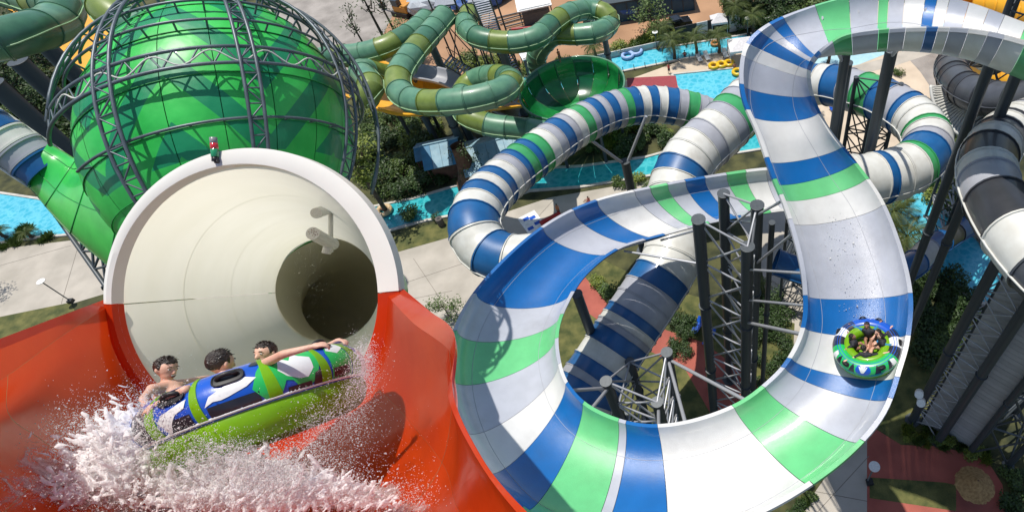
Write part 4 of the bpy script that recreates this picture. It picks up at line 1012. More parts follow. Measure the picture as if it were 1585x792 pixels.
# thin sheets of broken foam sliding over the chute floor
def foam_sheet_mat():
    m, nt, p, N, L = nodes('foam_film'); p.inputs['Base Color'].default_value = (.99, .99, .99, 1); p.inputs['Roughness'].default_value = .5
    tc = N.new('ShaderNodeTexCoord'); n1 = N.new('ShaderNodeTexNoise'); n1.inputs['Scale'].default_value = 3.4; n1.inputs['Detail'].default_value = 14; n1.inputs['Roughness'].default_value = .74; n1.inputs['Distortion'].default_value = .9
    L.new(tc.outputs['Object'], n1.inputs['Vector']); at = N.new('ShaderNodeAttribute'); at.attribute_name = 'cover'
    ad = N.new('ShaderNodeMath'); ad.operation = 'ADD'; L.new(n1.outputs['Fac'], ad.inputs[0]); L.new(at.outputs['Fac'], ad.inputs[1])
    mr = N.new('ShaderNodeMapRange'); mr.inputs[1].default_value = .76; mr.inputs[2].default_value = 1.02; L.new(ad.outputs[0], mr.inputs[0])
    n2 = N.new('ShaderNodeTexNoise'); n2.inputs['Scale'].default_value = 9; n2.inputs['Detail'].default_value = 10; n2.inputs['Roughness'].default_value = .75; L.new(tc.outputs['Object'], n2.inputs['Vector'])
    b = N.new('ShaderNodeBump'); b.inputs['Strength'].default_value = .9; b.inputs['Distance'].default_value = .10; L.new(n2.outputs['Fac'], b.inputs['Height']); L.new(b.outputs[0], p.inputs['Normal'])
    t = N.new('ShaderNodeBsdfTranslucent'); t.inputs[0].default_value = (.99, .99, .99, 1); ms = N.new('ShaderNodeMixShader'); ms.inputs[0].default_value = .35
    L.new(p.outputs[0], ms.inputs[1]); L.new(t.outputs[0], ms.inputs[2]); tr = N.new('ShaderNodeBsdfTransparent'); m2 = N.new('ShaderNodeMixShader')
    L.new(mr.outputs[0], m2.inputs[0]); L.new(tr.outputs[0], m2.inputs[1]); L.new(ms.outputs[0], m2.inputs[2]); L.new(m2.outputs[0], N['Material Output'].inputs[0])
    return m
FS = foam_sheet_mat()
def mask(px, py):
    d = 0
    for (x, y, sx, sy, w_) in ((230,690,110,50,.75),(380,745,170,38,.8),(520,765,110,24,.62),(150,740,110,60,.50),(60,740,120,70,.34),(300,790,260,26,.42),(620,785,80,16,.40),(60,660,120,24,.22)):
        d = max(d, w_*math.exp(-((px-x)/sx)**2-((py-y)/sy)**2))
    return d
for lay in range(3):
    nu, nk = 90, 120; v = []; f = []; cov = []
    for a in range(nu+1):
        u = .02+4.6*a/nu; row = [cr([g[i] for g in GR], u) for i in range(1, 10)]
        for b in range(nk+1):
            p = cr(row, .6+7.0*b/nk); p = p-FW*.03+UP*.02
            q = p-CAM; z = q.dot(FW); px = q.dot(RT)/z*FPX+PX0; py = -q.dot(UP)/z*FPX+PY0
            mk_ = mask(px, py); hgt = (.05+.30*lay)*max(0, mk_-.18)*1.5*(1+.7*noise.noise(p*2.1+Vector((lay*7, 0, 0)))); o_ = Vector((lay*3.7, 0, 0)); p = p-FW*hgt*1.6+UP*hgt*.35; p = p+UP*.10*mk_*noise.noise(p*4.1+o_)-FW*.16*mk_*noise.noise(p*3.3+o_)-FW*.08*mk_*noise.noise(p*9.+o_); v.append(p); cov.append(mk_-.05*lay)
    for a in range(nu):
        for b in range(nk):
            q = a*(nk+1)+b
            if max(cov[q], cov[q+1], cov[q+nk+1], cov[q+nk+2]) > .1: f.append((q, q+1, q+nk+2, q+nk+1))
    o = mk('foam_film', v, f, FS); at = o.data.attributes.new('cover', 'FLOAT', 'POINT'); at.data.foreach_set('value', cov)
    tag(o, 'thin broken foam sliding over the red chute floor', 'foam', kind='stuff')
# wet streak behind the far raft
rs2 = np.random.RandomState(8); n = 700
px = 1335+rs2.randn(n)*26; py = 470-np.abs(rs2.randn(n))*40
C = []
for x, y in zip(px, py):
    # project on the slide floor
    u = near_u(x-70, y, 'A') if len(C) < 0 else None
    C.append(None)
us_ = np.clip(13+rs2.rand(n)*2.6, 0, 40); ss = .45+rs2.rand(n)*.3
C = np.array([tuple(section(float(a))[int(KP*float(b))]+Vector((0, 0, .03+abs(rs2.randn())*.04))+RT*rs2.randn()*.25) for a, b in zip(us_[:260], ss[:260])])
droplets('wake_spray', 'scattered drops of water trailing behind the far raft', 'spray', C, .014*np.exp(rs2.randn(len(C))*.4), None)
# ============================================================ BACKGROUND BUILDINGS AND THINGS
# ---- green bowl
BG1 = mat('bowl_green', (.02, .30, .07), .2, (.012, .22, .05), .7, coat=.6, trans=.35); BG2 = mat('bowl_green_dark', (.008, .14, .05), .2, (.006, .10, .04), .7, coat=.6, trans=.3)
bc_ = W(890, 152, 72); br = 78/FPX*72
bowl = thing('bowl_slide', Vector((bc_.x, bc_.y, 0)), 'big translucent green bowl slide behind the arch tube', 'bowl slide')
prof = [(1.03, .30), (1.0, .30), (1.0, .12), (.97, -.05), (.88, -.22), (.70, -.36), (.45, -.43), (.14, -.46), (.12, -.58)]
for g in range(16):
    a0, a1 = 2*math.pi*g/16+.004, 2*math.pi*(g+1)/16-.004; v = []; f = []
    for (r, z) in prof:
        for k in range(5): a = lerp(a0, a1, k/4); v.append(bc_+Vector((math.cos(a)*r*br, math.sin(a)*r*br, z*br*.9)))
    for i in range(len(prof)-1):
        for k in range(4): f.append((i*5+k, i*5+k+1, (i+1)*5+k+1, (i+1)*5+k))
    mk('bowl_panel', v, f, BG1 if g % 3 else BG2, bowl)
    bar('rib', bc_+Vector((math.cos(a0)*1.015*br, math.sin(a0)*1.015*br, .28*br)), bc_+Vector((math.cos(a0)*.92*br, math.sin(a0)*.92*br, -.2*br)), .07, TED, bowl, 6)
MB().path([bc_+Vector((math.cos(t)*1.03*br, math.sin(t)*1.03*br, .27*br)) for t in np.arange(0, 6.28, .13)], .13, 6, True).build('rim', TEA, bowl)
bar('drain_cap', bc_-Vector((0, 0, .38*br)), bc_-Vector((0, 0, .2*br)), .9, GRE, bowl, 16)
for k in range(6):
    a = k*1.05; f_ = bc_+Vector((math.cos(a)*br*.8, math.sin(a)*br*.8, -.3*br)); bar('leg', Vector((f_.x, f_.y, 0)), f_, .2, STEEL, bowl, 8)
# ---- flared brown rockwork column
ROCK = mat('brown_rockwork', (.16, .085, .05), .9, (.08, .04, .025), 1.2, .8, 4, detail=10)
cf = G(735, 285, 0); ct = G(708, 196, 9.5); 
mb = MB(); v = []; f = []; n = 20; rows = 12
for i in range(rows+1):
    t = i/rows; r = .75+1.5*(1-t)**2.2
    for k in range(n):
        a = 2*math.pi*k/n; rr = r*(1+.10*noise.noise(Vector((math.cos(a)*2, math.sin(a)*2, t*4)))+.06*math.sin(5*a))
        v.append((cf.x+rr*math.cos(a), cf.y+rr*math.sin(a), 6.2*t))
for i in range(rows):
    for k in range(n): f.append((i*n+k, i*n+(k+1) % n, (i+1)*n+(k+1) % n, (i+1)*n+k))
o = mk('rockwork_column', v, f, ROCK); tag(o, 'flared brown rockwork column beside the blue roofed hut', 'column')


single(686, 160, 8.4, .5, 'grey leg rising out of the brown rockwork column', col=mat('grey_leg', (.10, .13, .14), .5))
# ---- huts with corrugated roofs
ROOFB = mat('roof_blue', (.03, .20, .36), .5, (.02, .15, .28), 1.5, .1, 8, dirt=.4); ROOFL = mat('roof_pale_blue', (.26, .42, .50), .55, (.18, .34, .44), 1.5, .1, 8, dirt=.5)
WOOD = mat('brown_wood', (.17, .08, .05), .75, (.11, .05, .035), 2, .2, 8)
def hut(label, px, py, L, Wd, H, rot, cols, hip=1.4):
    c = G(px, py, 0); root = thing('hut', c, label, 'hut', 'blue roofed huts by the canal'); q = Matrix.Rotation(R_(rot), 3, 'Z')
    MB().box(c+Vector((0, 0, H*.46)), L*.8, Wd*.7, H*.92, q).build('wall', WOOD, root, False)
    for sx in (-1, 1):
        for sy in (-1, 1): p = c+q @ Vector((sx*L*.46, sy*Wd*.44, 0)); bar('post', p, p+Vector((0, 0, H)), .1, WOOD, root, 6)
    n = max(3, int(L/1.0))
    for i in range(n):
        x0, x1 = -L/2+L*i/n+.015, -L/2+L*(i+1)/n-.015
        for s in (-1, 1):
            v = [c+q @ Vector(p) for p in ((x0, s*Wd*.56, H-.15), (x1, s*Wd*.56, H-.15), (x1, 0, H+hip), (x0, 0, H+hip))]
            up = [p+Vector((0, 0, .07)) for p in v]
            mk('roof_sheet', v+up, [(0,1,2,3),(7,6,5,4),(0,4,5,1),(1,5,6,2),(2,6,7,3),(3,7,4,0)], cols[(i*5+s) % len(cols)], root, False)
    p = [c+q @ Vector((x, 0, H+hip+.08)) for x in (-L/2, L/2)]; bar('ridge', p[0], p[1], .12, ROOFL, root, 6)
hut('hut with a mixed blue and white sheet roof right of the brown column', 775, 262, 7.5, 6, 3, 12, [ROOFB, ROOFL, ROOFB, ROOFL, ROOFL])
hut('small hut with pale blue roof left of the brown column', 700, 262, 4.6, 5, 3, 8, [ROOFL, ROOFL, ROOFB])
hut('low blue roofed lean-to at the left end of the huts', 672, 256, 2.6, 3.2, 2.6, 8, [ROOFB], .6)
hut('blue porch roof in front of the main hut', 792, 282, 3, 3.4, 2.6, 100, [ROOFL, ROOFB], 1.0)
# ---- far yard
BLUEW = mat('blue_wall', (.02, .10, .17), .5, (.015, .08, .14), 1, dirt=.3)
def box_building(name, label, cat, pa, pb, dep, H, m, roofm, ribs=8):
    a, b = G(*pa), G(*pb); root = thing(name, (a+b)/2, label, cat); d = b-a; L = d.length; th = math.atan2(d.y, d.x); q = Matrix.Rotation(th, 3, 'Z')
    c = (a+b)/2+q @ Vector((0, dep/2, 0))
    MB().box(c+Vector((0, 0, H/2)), L, dep, H, q).build('wall', m, root, False)
    MB().box(c+Vector((0, 0, H+.12)), L+.5, dep+.5, .24, q).build('roof', roofm, root, False)
    for i in range(ribs+1):
        p = a+d*i/ribs+q @ Vector((0, -.05, 0)); MB().box(p+Vector((0, 0, H/2)), .12, .1, H*.98, q).build('rib', roofm, root, False)
    return root
box_building('container_building', 'long dark blue building beyond the dirt yard at top', 'building', (905,44), (1075,16), 8, 3.2, BLUEW, mat('dark_roof', (.05, .07, .08), .6), 10)
# boundary wall of black and white panels
PBK = mat('black_panel', (.015, .016, .018), .6); PWH = mat('white_panel', (.62, .62, .60), .7, dirt=.4, sc=2)
wl = thing('boundary_wall', G(1060, 60, 0), 'low boundary wall of black and white panels above the palms', 'wall')
A, B = G(842,113), G(1210,32)
n = 22
for i in range(n):
    a, b = lerp(A, B, i/n), lerp(A, B, (i+.985)/n); c = (a+b)/2; m_ = PBK if i in (12, 13, 15, 16) else PWH
    h = 2.6 if i in (12,13,14,15,16,17) else 1.0
    MB().box(c+Vector((0, 0, h/2)), (b-a).length, .15, h, Matrix.Rotation(math.atan2((B-A).y, (B-A).x), 3, 'Z')).build('wall_panel', m_, wl, False)
# pickup truck
def pickup(px, py, rot):
    c = G(px, py, 0); root = thing('pickup_truck', c, 'black pickup truck parked by the boundary wall', 'truck'); q = Matrix.Rotation(R_(rot), 3, 'Z'); CARB = mat('car_black', (.012, .013, .016), .25, coat=.8); GL = mat('car_glass', (.05, .07, .09), .08)
    mb = MB(); v = []
    pr = [(-2.6,.45),(-2.6,1.05),(-.7,1.05),(-.5,1.7),(.7,1.72),(1.3,1.15),(2.5,1.0),(2.65,.45)]
    for y in (-.9, .9): v += [c+q @ Vector((x, y*(1 if z < 1.2 else .82), z)) for x, z in pr]
    n = len(pr); f = [tuple(range(n))[::-1], tuple(range(n, 2*n))]+[(i, (i+1) % n, n+(i+1) % n, n+i) for i in range(n)]
    mk('body', v, f, CARB, root, False)
    MB().box(c+q @ Vector((-1.65, 0, 1.062)), 1.7, 1.5, .03, q).build('cargo_bed', PBK, root, False)
    MB().box(c+q @ Vector((.1, 0, 1.4)), 1.0, 1.62, .36, q).build('window', GL, root, False)
    v = [c+q @ Vector(p) for p in ((.73,-.7,1.70),(.73,.7,1.70),(1.29,.72,1.19),(1.29,-.72,1.19))]; mk('windscreen', [p+Vector((0, 0, .02)) for p in v], [(0,1,2,3)], GL, root, False)
    for x in (-1.6, 1.7):
        for y in (-.95, .95): p = c+q @ Vector((x, y, .38)); bar('wheel', p-q @ Vector((0, .11, 0)), p+q @ Vector((0, .11, 0)), .38, RUB, root, 14)
    for y in (-.6, .6): MB().box(c+q @ Vector((2.6, y, .85)), .06, .32, .16, q).build('headlight', WHITEP, root, False)
pickup(1045, 44, 14)
# site vehicle / tarpaulin sheds
def shed(label, px, py, rot, L, Wd, H):
    c = G(px, py, 0); root = thing('open_shed', c, label, 'shed'); q = Matrix.Rotation(R_(rot), 3, 'Z')
    MB().box(c+Vector((0, 0, H)), L, Wd, .18, q).box(c+Vector((0, 0, H+.16)), L*.9, Wd*.85, .14, q).build('roof', WHITEP, root, False)
    for sx in (-1, 1):
        for sy in (-1, 1): p = c+q @ Vector((sx*L*.46, sy*Wd*.44, 0)); bar('post', p, p+Vector((0, 0, H)), .07, STEEL, root, 6)
    MB().box(c+Vector((0, 0, H*.33)), L*.8, Wd*.6, H*.66, q).build('load', mat('grey_sacks', (.16, .15, .14), .8), root, False)
shed('pale roofed shed in the dirt yard left of the teal ring', 833, 32, 10, 5.5, 4, 3)
shed('small grey roofed kiosk on the steel stairs left of the bowl', 828, 112, 20, 2.6, 2.2, 3)
# excavators
EXY = mat('digger_yellow', (.62, .27, .03), .5, dirt=.5, sc=2)
def digger(label, px, py, rot, s=1):
    c = G(px, py, 0); root = thing('excavator', c, label, 'excavator', 'diggers in the far yard'); q = Matrix.Rotation(R_(rot), 3, 'Z'); P = lambda x, y, z: c+q @ Vector((x*s, y*s, z*s))
    for y in (-1, 1): MB().box(P(0, y, .4), 3.2*s, .5*s, .75*s, q).build('track', PBK, root, False)
    MB().box(P(-.3, 0, 1.25), 2.6*s, 2.1*s, .9*s, q).box(P(-1.2, 0, 1.8), .8*s, 2*s, .3*s, q).build('body', EXY, root, False)
    MB().box(P(.35, .6, 2.1), 1.2*s, .85*s, 1.1*s, q).build('cab', mat('cab_glass', (.05, .06, .07), .1), root, False)
    MB().path([P(.9, -.2, 1.4), P(2.4, -.2, 3.2), P(4.2, -.2, 2.7)], [.22*s, .26*s, .18*s], 6).build('boom', EXY, root, False)
    MB().path([P(4.2, -.2, 2.9), P(4.7, -.2, 1.0)], .14*s, 6).build('stick', EXY, root, False)
    MB().box(P(4.7, -.2, .6), .7*s, .8*s, .7*s, q).build('bucket', PBK, root, False)
digger('yellow excavator with raised boom at the top edge beside the teal tubes', 628, 22, 150, 1.1)
digger('yellow excavator half hidden by the top of the stair tower', 690, 8, 30, 1.0)
# red gantry
rg_ = thing('red_beam', G(820, 46, 0), 'red painted beam lying on trestles in the dirt yard', 'beam')
REDP_ = mat('red_paint', (.35, .02, .025), .5)
a, b = G(792, 46, 1.2), G(832, 42, 1.2); bar('beam', a, b, .25, REDP_, rg_, 4)
for p in (lerp(a, b, .15), lerp(a, b, .85)): bar('leg', Vector((p.x, p.y, 0)), p, .1, REDP_, rg_, 6)
# scaffold pipes on the dirt
for k in range(7):
    a = G(760+k*7, 30+k*4, .2+.1*(k % 2)); b = a+Vector((5.5, 1.2+.4*math.sin(k), 0)); o = bar('steel_pipe', a, b, .12, STEEL, None, 8)
    tag(o, 'dark steel pipe lying in the loose stack on the orange dirt', 'pipe', 'steel pipes stacked on the dirt')
# tarpaulin heaps behind the stair tower
for (px, py, s, lab) in ((745,-4,5,'blue tarpaulin roof at the top edge behind the stairs'), (662,5,4,'pale tarpaulin heap left of the stairs'), (980,8,4,'white rubble sacks near the blue building')):
    c = G(px, py, 1.2); o = MB().ell(c, Matrix.Rotation(.3, 3, 'Z'), s, s*.6, 1.6, 16, 8, lambda q: 1+.35*noise.noise(q*1.1)).build('tarpaulin', mat('tarp', (.05, .14, .42) if 'blue' in lab else (.42, .46, .5), .6, dirt=.4), smooth=False); tag(o, lab, 'tarpaulin')
# ---- stair tower to the green slides
st = thing('stair_tower', G(740, 130, 0), 'grey steel stair tower feeding the teal and olive tubes', 'stair tower')
def flight(a, b, wd, n):
    d = b-a; s = d.cross(Vector((0, 0, 1))).normalized()
    th = math.atan2(s.y, s.x)
    for i in range(n): p = lerp(a, b, (i+.5)/n); MB().box(p, wd, d.length/n*.75, .06, Matrix.Rotation(th, 3, 'Z')).build('step', GALV, st, False)
    for k in (-.5, .5):
        bar('stringer', a+s*wd*k, b+s*wd*k, .10, STEEL, st, 6); bar('handrail', a+s*wd*k+Vector((0, 0, 1.1)), b+s*wd*k+Vector((0, 0, 1.1)), .05, STEEL, st, 6)
        for i in range(0, n+1, 2): p = lerp(a, b, i/n)+s*wd*k; bar('baluster', p, p+Vector((0, 0, 1.1)), .03, STEEL, st, 5)
top = G(700, 10, 24); 
flight(W(800,160,77), W(690,92,74), 1.9, 24); flight(W(765,55,76), W(745,2,70), 1.9, 16); flight(W(800,120,78), W(765,55,76), 1.6, 16)
for (px, py, z) in ((690,2,74),(742,-4,73)):
    c = W(px, py, z); MB().box(c, 2.6, 2.4, .18).build('platform', mat('deck_grey', (.28, .3, .34), .6), st, False)
    for sx in (-1, 1):
        for sy in (-1, 1): p = c+Vector((sx*1.5, sy*1.4, 0)); bar('leg', Vector((p.x, p.y, 0)), p+Vector((0, 0, 1.1)), .11, STEEL, st, 6)
    for sx in (-1, 1): bar('rail', c+Vector((sx*1.5, -1.4, 1.1)), c+Vector((sx*1.5, 1.4, 1.1)), .04, STEEL, st, 5)
    for k in range(2):
        z0 = c.z*k/2; z1 = c.z*(k+1)/2; bar('brace', Vector((c.x-1.5, c.y-1.4, z0)), Vector((c.x+1.5, c.y-1.4, z1)), .07, STEEL, st, 6); bar('brace', Vector((c.x+1.5, c.y-1.4, z0)), Vector((c.x-1.5, c.y-1.4, z1)), .07, STEEL, st, 6)
# ---- yellow slides
def ribbon(name, label, pts, half, dep, m, cat='water slide', n=30):
    """open shallow trough: pts (px,py,h)"""
    P = [G(*p) for p in pts]; root = thing(name, Vector((P[0].x, P[0].y, 0)), label, cat); rows = []
    for i in range(n+1):
        u = (len(P)-1)*i/n; c = cr(P, u); T = (cr(P, u+.05)-cr(P, u-.05)).normalized(); s = T.cross(Vector((0, 0, 1))).normalized(); r = []
        for k in range(11): t = -1+2*k/10; r.append(c+s*half*t+Vector((0, 0, dep*abs(t)**2.5)))
        r += [r[-1]+s*.25, r[-1]+s*.25-Vector((0, 0, .3)), r[-1]+s*.1-Vector((0, 0, .3))]+[c+s*half*t*1.02+Vector((0, 0, dep*abs(t)**2.5-.12)) for t in (.8, .3, -.3, -.8)]+[r[0]-s*.1-Vector((0, 0, .3)), r[0]-s*.25-Vector((0, 0, .3)), r[0]-s*.25]
        rows.append(r)
    step = n//5
    for g in range(5): 
        sub = [[p for p in r]+[r[0]] for r in rows[g*step:(g+1)*step+1]]
        loft('slide_panel', sub, m, root, closed=False)
    for i in range(1, len(P)-1): bar('leg', Vector((P[i].x, P[i].y, 0)), P[i]-Vector((0, 0, .2)), .25, STEEL, root, 8)
ribbon('family_slide', 'wide yellow open slide under the teal tubes right of the caged vessel', [(560,128,9),(600,146,8),(650,162,7),(700,160,6),(750,158,5),(820,150,4)], 3.4, 1.3, YEL)
ribbon('family_slide', 'wide yellow open slide at top left between the teal tubes and the vessel', [(70,0,9),(105,22,8.5),(140,52,8),(180,88,7),(230,120,6)], 4.6, 1.0, YEL)
ribbon('family_slide', 'pale grey open slide crossing behind the looping teal tube', [(600,120,10),(640,118,9),(690,126,8),(740,150,6),(800,180,4)], 1.2, .8, LAE)
seqY = [('Y', 1)]*9; MC['Y'] = YEL
tube_slide('tube_slide', [(1495,10,44),(1530,14,44),(1560,22,44),(1600,34,44),(1650,60,44)], 3.4, seqY, 'yellow tube slide at the top right corner behind the open slide', MC)
tube_slide('tube_slide', [(1480,62,40),(1500,95,42),(1535,118,44),(1590,122,46),(1640,110,46)], 3.6, seqY, 'yellow tube coiling behind the black banded tube at right', MC)
tube_slide('tube_slide', [(1640,70,36),(1590,80,36),(1545,76,36),(1500,70,34)], 3.2, seqY, 'second yellow tube just under the right end of the open slide', MC)
# white net like chute at right (1470..1520, 130..200)
wc = thing('white_chute', G(1490, 200, 0), 'white ribbed chute curving down below the black banded tube', 'water slide')
Pw = [W(x, y, 47) for x, y in ((1462,130),(1465,150),(1478,175),(1500,192),(1530,202))]
for i in range(26):
    u = 4*i/25; c = cr(Pw, u); T = (cr(Pw, u+.05)-cr(Pw, u-.05)).normalized(); s = T.cross(FW).normalized()
    MB().path([c-s*1.1, c-s*.5+FW*.6, c+s*.5+FW*.6, c+s*1.1], .10, 5).build('rib', WHE, wc)
for k in (-1.1, 1.1):
    pts = []
    for i in range(20):
        u = 4*i/19; T = (cr(Pw, u+.05)-cr(Pw, u-.05)).normalized(); pts.append(cr(Pw, u)+T.cross(FW).normalized()*k)
    MB().path(pts, .14, 6).build('rail', WHE, wc)
rows = []
for i in range(24):
    u = 4*i/23; c = cr(Pw, u); T = (cr(Pw, u+.05)-cr(Pw, u-.05)).normalized(); s = T.cross(FW).normalized(); rows.append([c-s*1.05, c-s*.5+FW*.62, c+s*.5+FW*.62, c+s*1.05])
loft('chute_bed', rows, mat('pale_blue_bed', (.45, .55, .62), .4), wc, closed=False)
# ---- red roofed deck building
rr_ = [G(x, y, 2.6) for x, y in ((970,121),(1046,117),(1050,139),(972,146))]
rb = thing('red_roof_building', G(1010, 135, 0), 'low building with a flat red roof between the bowl and the pool', 'building')
v = rr_+[p-Vector((0, 0, .3)) for p in rr_]; mk('roof', v, [(0,1,2,3),(7,6,5,4),(0,4,5,1),(1,5,6,2),(2,6,7,3),(3,7,4,0)], mat('red_roof', (.30, .035, .045), .6, dirt=.3), rb, False)
cn = sum(rr_, Vector())/4; v = [cn+(p-cn)*.92-Vector((0, 0, .3)) for p in rr_]+[cn+(p-cn)*.92-Vector((0, 0, 2.6)) for p in rr_]; mk('wall', v, [(0,4,5,1),(1,5,6,2),(2,6,7,3),(3,7,4,0)], WHITEP, rb, False)
# ---- canopy
def canopy(px, py, s, label):
    c = G(px, py, 0); root = thing('canopy', c, label, 'canopy'); H = 2.4
    v = [c+Vector((x*s, y*s, H)) for x, y in ((-1,-1),(1,-1),(1,1),(-1,1))]+[c+Vector((0, 0, H+.9))]+[c+Vector((x*s, y*s, H-.3)) for x, y in ((-1,-1),(1,-1),(1,1),(-1,1))]
    mk('roof', v, [(0,1,4),(1,2,4),(2,3,4),(3,0,4),(0,5,6,1),(1,6,7,2),(2,7,8,3),(3,8,5,0)], mat('canvas_white', (.72, .70, .70), .7), root, False)
    for x in (-1, 1):
        for y in (-1, 1): p = c+Vector((x*s*.95, y*s*.95, 0)); bar('pole', p, p+Vector((0, 0, H)), .05, GALV, root, 6)
canopy(1146, 92, 1.7, 'white canvas canopy beside the pool above the yellow tubes'); canopy(1113, 52, 1.2, 'small white canopy by the boundary wall')
# ---- yellow swim rings
def ring_float(c, R, r, m, label, group=None, cat='swim ring', tilt=0):
    mb = MB().path([c+Vector((R*math.cos(t), R*math.sin(t), r+.02+tilt*math.cos(t))) for t in [2*math.pi*i/20 for i in range(20)]], r, 8, True); o = mb.build('swim_ring', m); return tag(o, label, cat, group)
YR = mat('ring_yellow', (.80, .50, .01), .35, coat=.3)
for i, (px, py) in enumerate(((1105,104),(1117,102),(1129,100))): ring_float(G(px, py, .1), .62, .24, YR, ['leftmost','middle','rightmost'][i]+' of the three yellow swim rings on the pool edge', 'yellow swim rings')
ring_float(G(1142, 114, .1), .66, .25, YR, 'yellow swim ring floating in the pool below the canopy', 'yellow swim rings')
ring_float(G(1107, 69, .1), .55, .2, mat('ring_orange', (.6, .25, .08), .4), 'orange swim ring in the lazy river between two palms')
BR_ = mat('ring_beige', (.62, .45, .25), .4)
ring_float(G(596, 328, .1), .75, .28, BR_, 'beige swim ring with a bather in the canal by the tunnel rim')
for (px, py, lab) in ((985,82,'pale blue swim ring in the lazy river'), (972,88,'white double swim ring in the lazy river')): ring_float(G(px, py, .1), .8, .25, mat('ring_pale', (.35, .5, .8), .4), lab)
# ---- bathers
def small_person(px, py, label, top=(.4,.05,.05), leg=(.03,.03,.05), h=1.7, sit=False, rot=0, arm=.2, z0=0):
    c = G(px, py, z0); s = h/1.7; q = Matrix.Rotation(rot, 3, 'Z'); P = lambda x, y, z: c+q @ Vector((x*s, y*s, z*s))
    root = thing('person', c, label, 'person'); mb = MB(); I = Matrix.Identity(3)
    def cone(a, b, r0, r1): mb.tube(a, b, r0, r1, 8); mb.ell(a, I, r0, r0, r0, 8, 6); mb.ell(b, I, r1, r1, r1, 8, 6)
    for k in (-1, 1):
        if sit: cone(P(k*.1, 0, .15), P(k*.14, .38, .30), .075, .06); cone(P(k*.14, .38, .30), P(k*.14, .75, .1), .055, .04)
        else: cone(P(k*.09, 0, .85), P(k*.12, .05, .45), .085, .06); cone(P(k*.12, .05, .45), P(k*.12, 0, .05), .055, .04); cone(P(k*.12, 0, .04), P(k*.12, .16, .03), .04, .03)
    b = .15 if sit else .85
    cone(P(0, 0, b+.05), P(0, 0, b+.45), .14, .15); cone(P(-.17, 0, b+.53), P(.17, 0, b+.53), .065, .065); cone(P(0, 0, b+.5), P(0, .01, b+.70), .055, .05)
    for k in (-1, 1): cone(P(k*.19, 0, b+.52), P(k*(.27+arm*.3), .06, b+.27), .048, .04); cone(P(k*(.27+arm*.3), .06, b+.27), P(k*(.25+arm), .2, b+.1+arm*.6), .038, .028)
    mb.ell(P(0, .02, b+.80), I, .09*s, .10*s, .12*s, 12, 8)
    o = mb.build('body', SKIN2, root); md = o.modifiers.new('remesh', 'REMESH'); md.mode = 'VOXEL'; md.voxel_size = .03; md.use_smooth_shade = True
    MB().tube(P(0, 0, b+.08), P(0, 0, b+.52), .165*s, .19*s, 12).build('shirt', mat('shirt', top, .8), root)
    MB().ell(P(0, -.01, b+.84), I, .10*s, .11*s, .10*s, 12, 8).build('hair', HAIR, root)
    if not sit: MB().tube(P(0, 0, .55), P(0, 0, .93), .17*s, .16*s, 12).build('shorts', mat('shorts', leg, .8), root)
    return root
small_person(1036, 114, 'person in dark clothes standing on the beige plaza by the red roof')
small_person(1137, 113, 'bather standing in the pool beside a yellow ring', (.3,.12,.08), z0=-.5)
small_person(1060, 88, 'person in a reddish shirt seated under the left palm', (.4,.1,.1), sit=True)
small_person(912, 314, 'seated person in red by the pink tubes on the plaza', (.5,.1,.1), sit=True, rot=1)
small_person(866, 332, 'worker in an orange vest beside the red raft cart', (.7,.2,.02), rot=2)
small_person(596, 328, 'bather sitting in the beige swim ring', (.3,.1,.08), sit=True, z0=.1)
small_person(1402, 322, 'swimmer standing at the edge of the narrow pool at right', (.03,.03,.04), z0=-.6, rot=1.5)
small_person(1150, 98, 'person seated in the shade of the white canopy', (.5,.2,.05), sit=True)
small_person(868, 96, 'waiting rider on the platform left of the bowl', (.5,.15,.02), z0=9, rot=2)
# red cart with striped mat
ct_ = thing('raft_cart', G(860, 345, 0), 'red raft cart parked on the plaza beyond the arch tube', 'cart')
q = Matrix.Rotation(.5, 3, 'Z'); c = G(855, 342, .5); MB().box(c, 2.6, 1.5, .35, q).box(c+Vector((0, 0, .4)), 2.2, .1, .5, q).build('body', REDP_, ct_, False)
for x in (-.9, .9):
    for y in (-.7, .7): p = c+q @ Vector((x, y, -.3)); bar('wheel', p, p+q @ Vector((0, .12, 0)), .2, RUB, ct_, 10)
c = G(823, 344, .02); o = MB().box(c, 2.2, 3.2, .03, q).build('mat', WHITEP, None, False); tag(o, 'white mat with blue markings lying on the plaza', 'mat')
for (dx, dy) in ((-.5,-.8),(.4,.6),(-.3,.9),(.5,-.5)): MB().box(c+q @ Vector((dx, dy, .022)), .7, .5, .01, q).build('blue_mark', PB, o, False)
# ---- lamps
def lamp(px, py, H, label, topc=WHITEP, base=True):
    c = G(px, py, 0); root = thing('street_lamp', c, label, 'lamp'); t = c+Vector((0, 0, H))
    bar('pole', c, t, .06, mat('lamp_pole', (.14, .15, .16), .5), root, 10); bar('lamp_head', t+Vector((0, 0, .12)), t+Vector((0, 0, .2)), .42, topc, root, 20); bar('bracket', t, t+Vector((.22, 0, .14)), .03, GALV, root, 6); bar('bracket', t, t+Vector((-.22, 0, .14)), .03, GALV, root, 6)
    if base: MB().box(c+Vector((.15, -.1, .18)), .5, .5, .36).build('base_block', PBK, root, False)
lamp(1342, 745, 3.3, 'round white topped lamp on the edge of the red path')
f0 = G(110, 466, 0); lamp(110, 466, 3.6, 'tall plaza lamp with a pale disc head left of the tunnel')
for (px, py) in ((1017,76),(1157,55)): lamp(px, py, 2.6, 'small lamp with a white disc head by the lazy river, '+('left' if px < 1100 else 'right')+' of the palms')
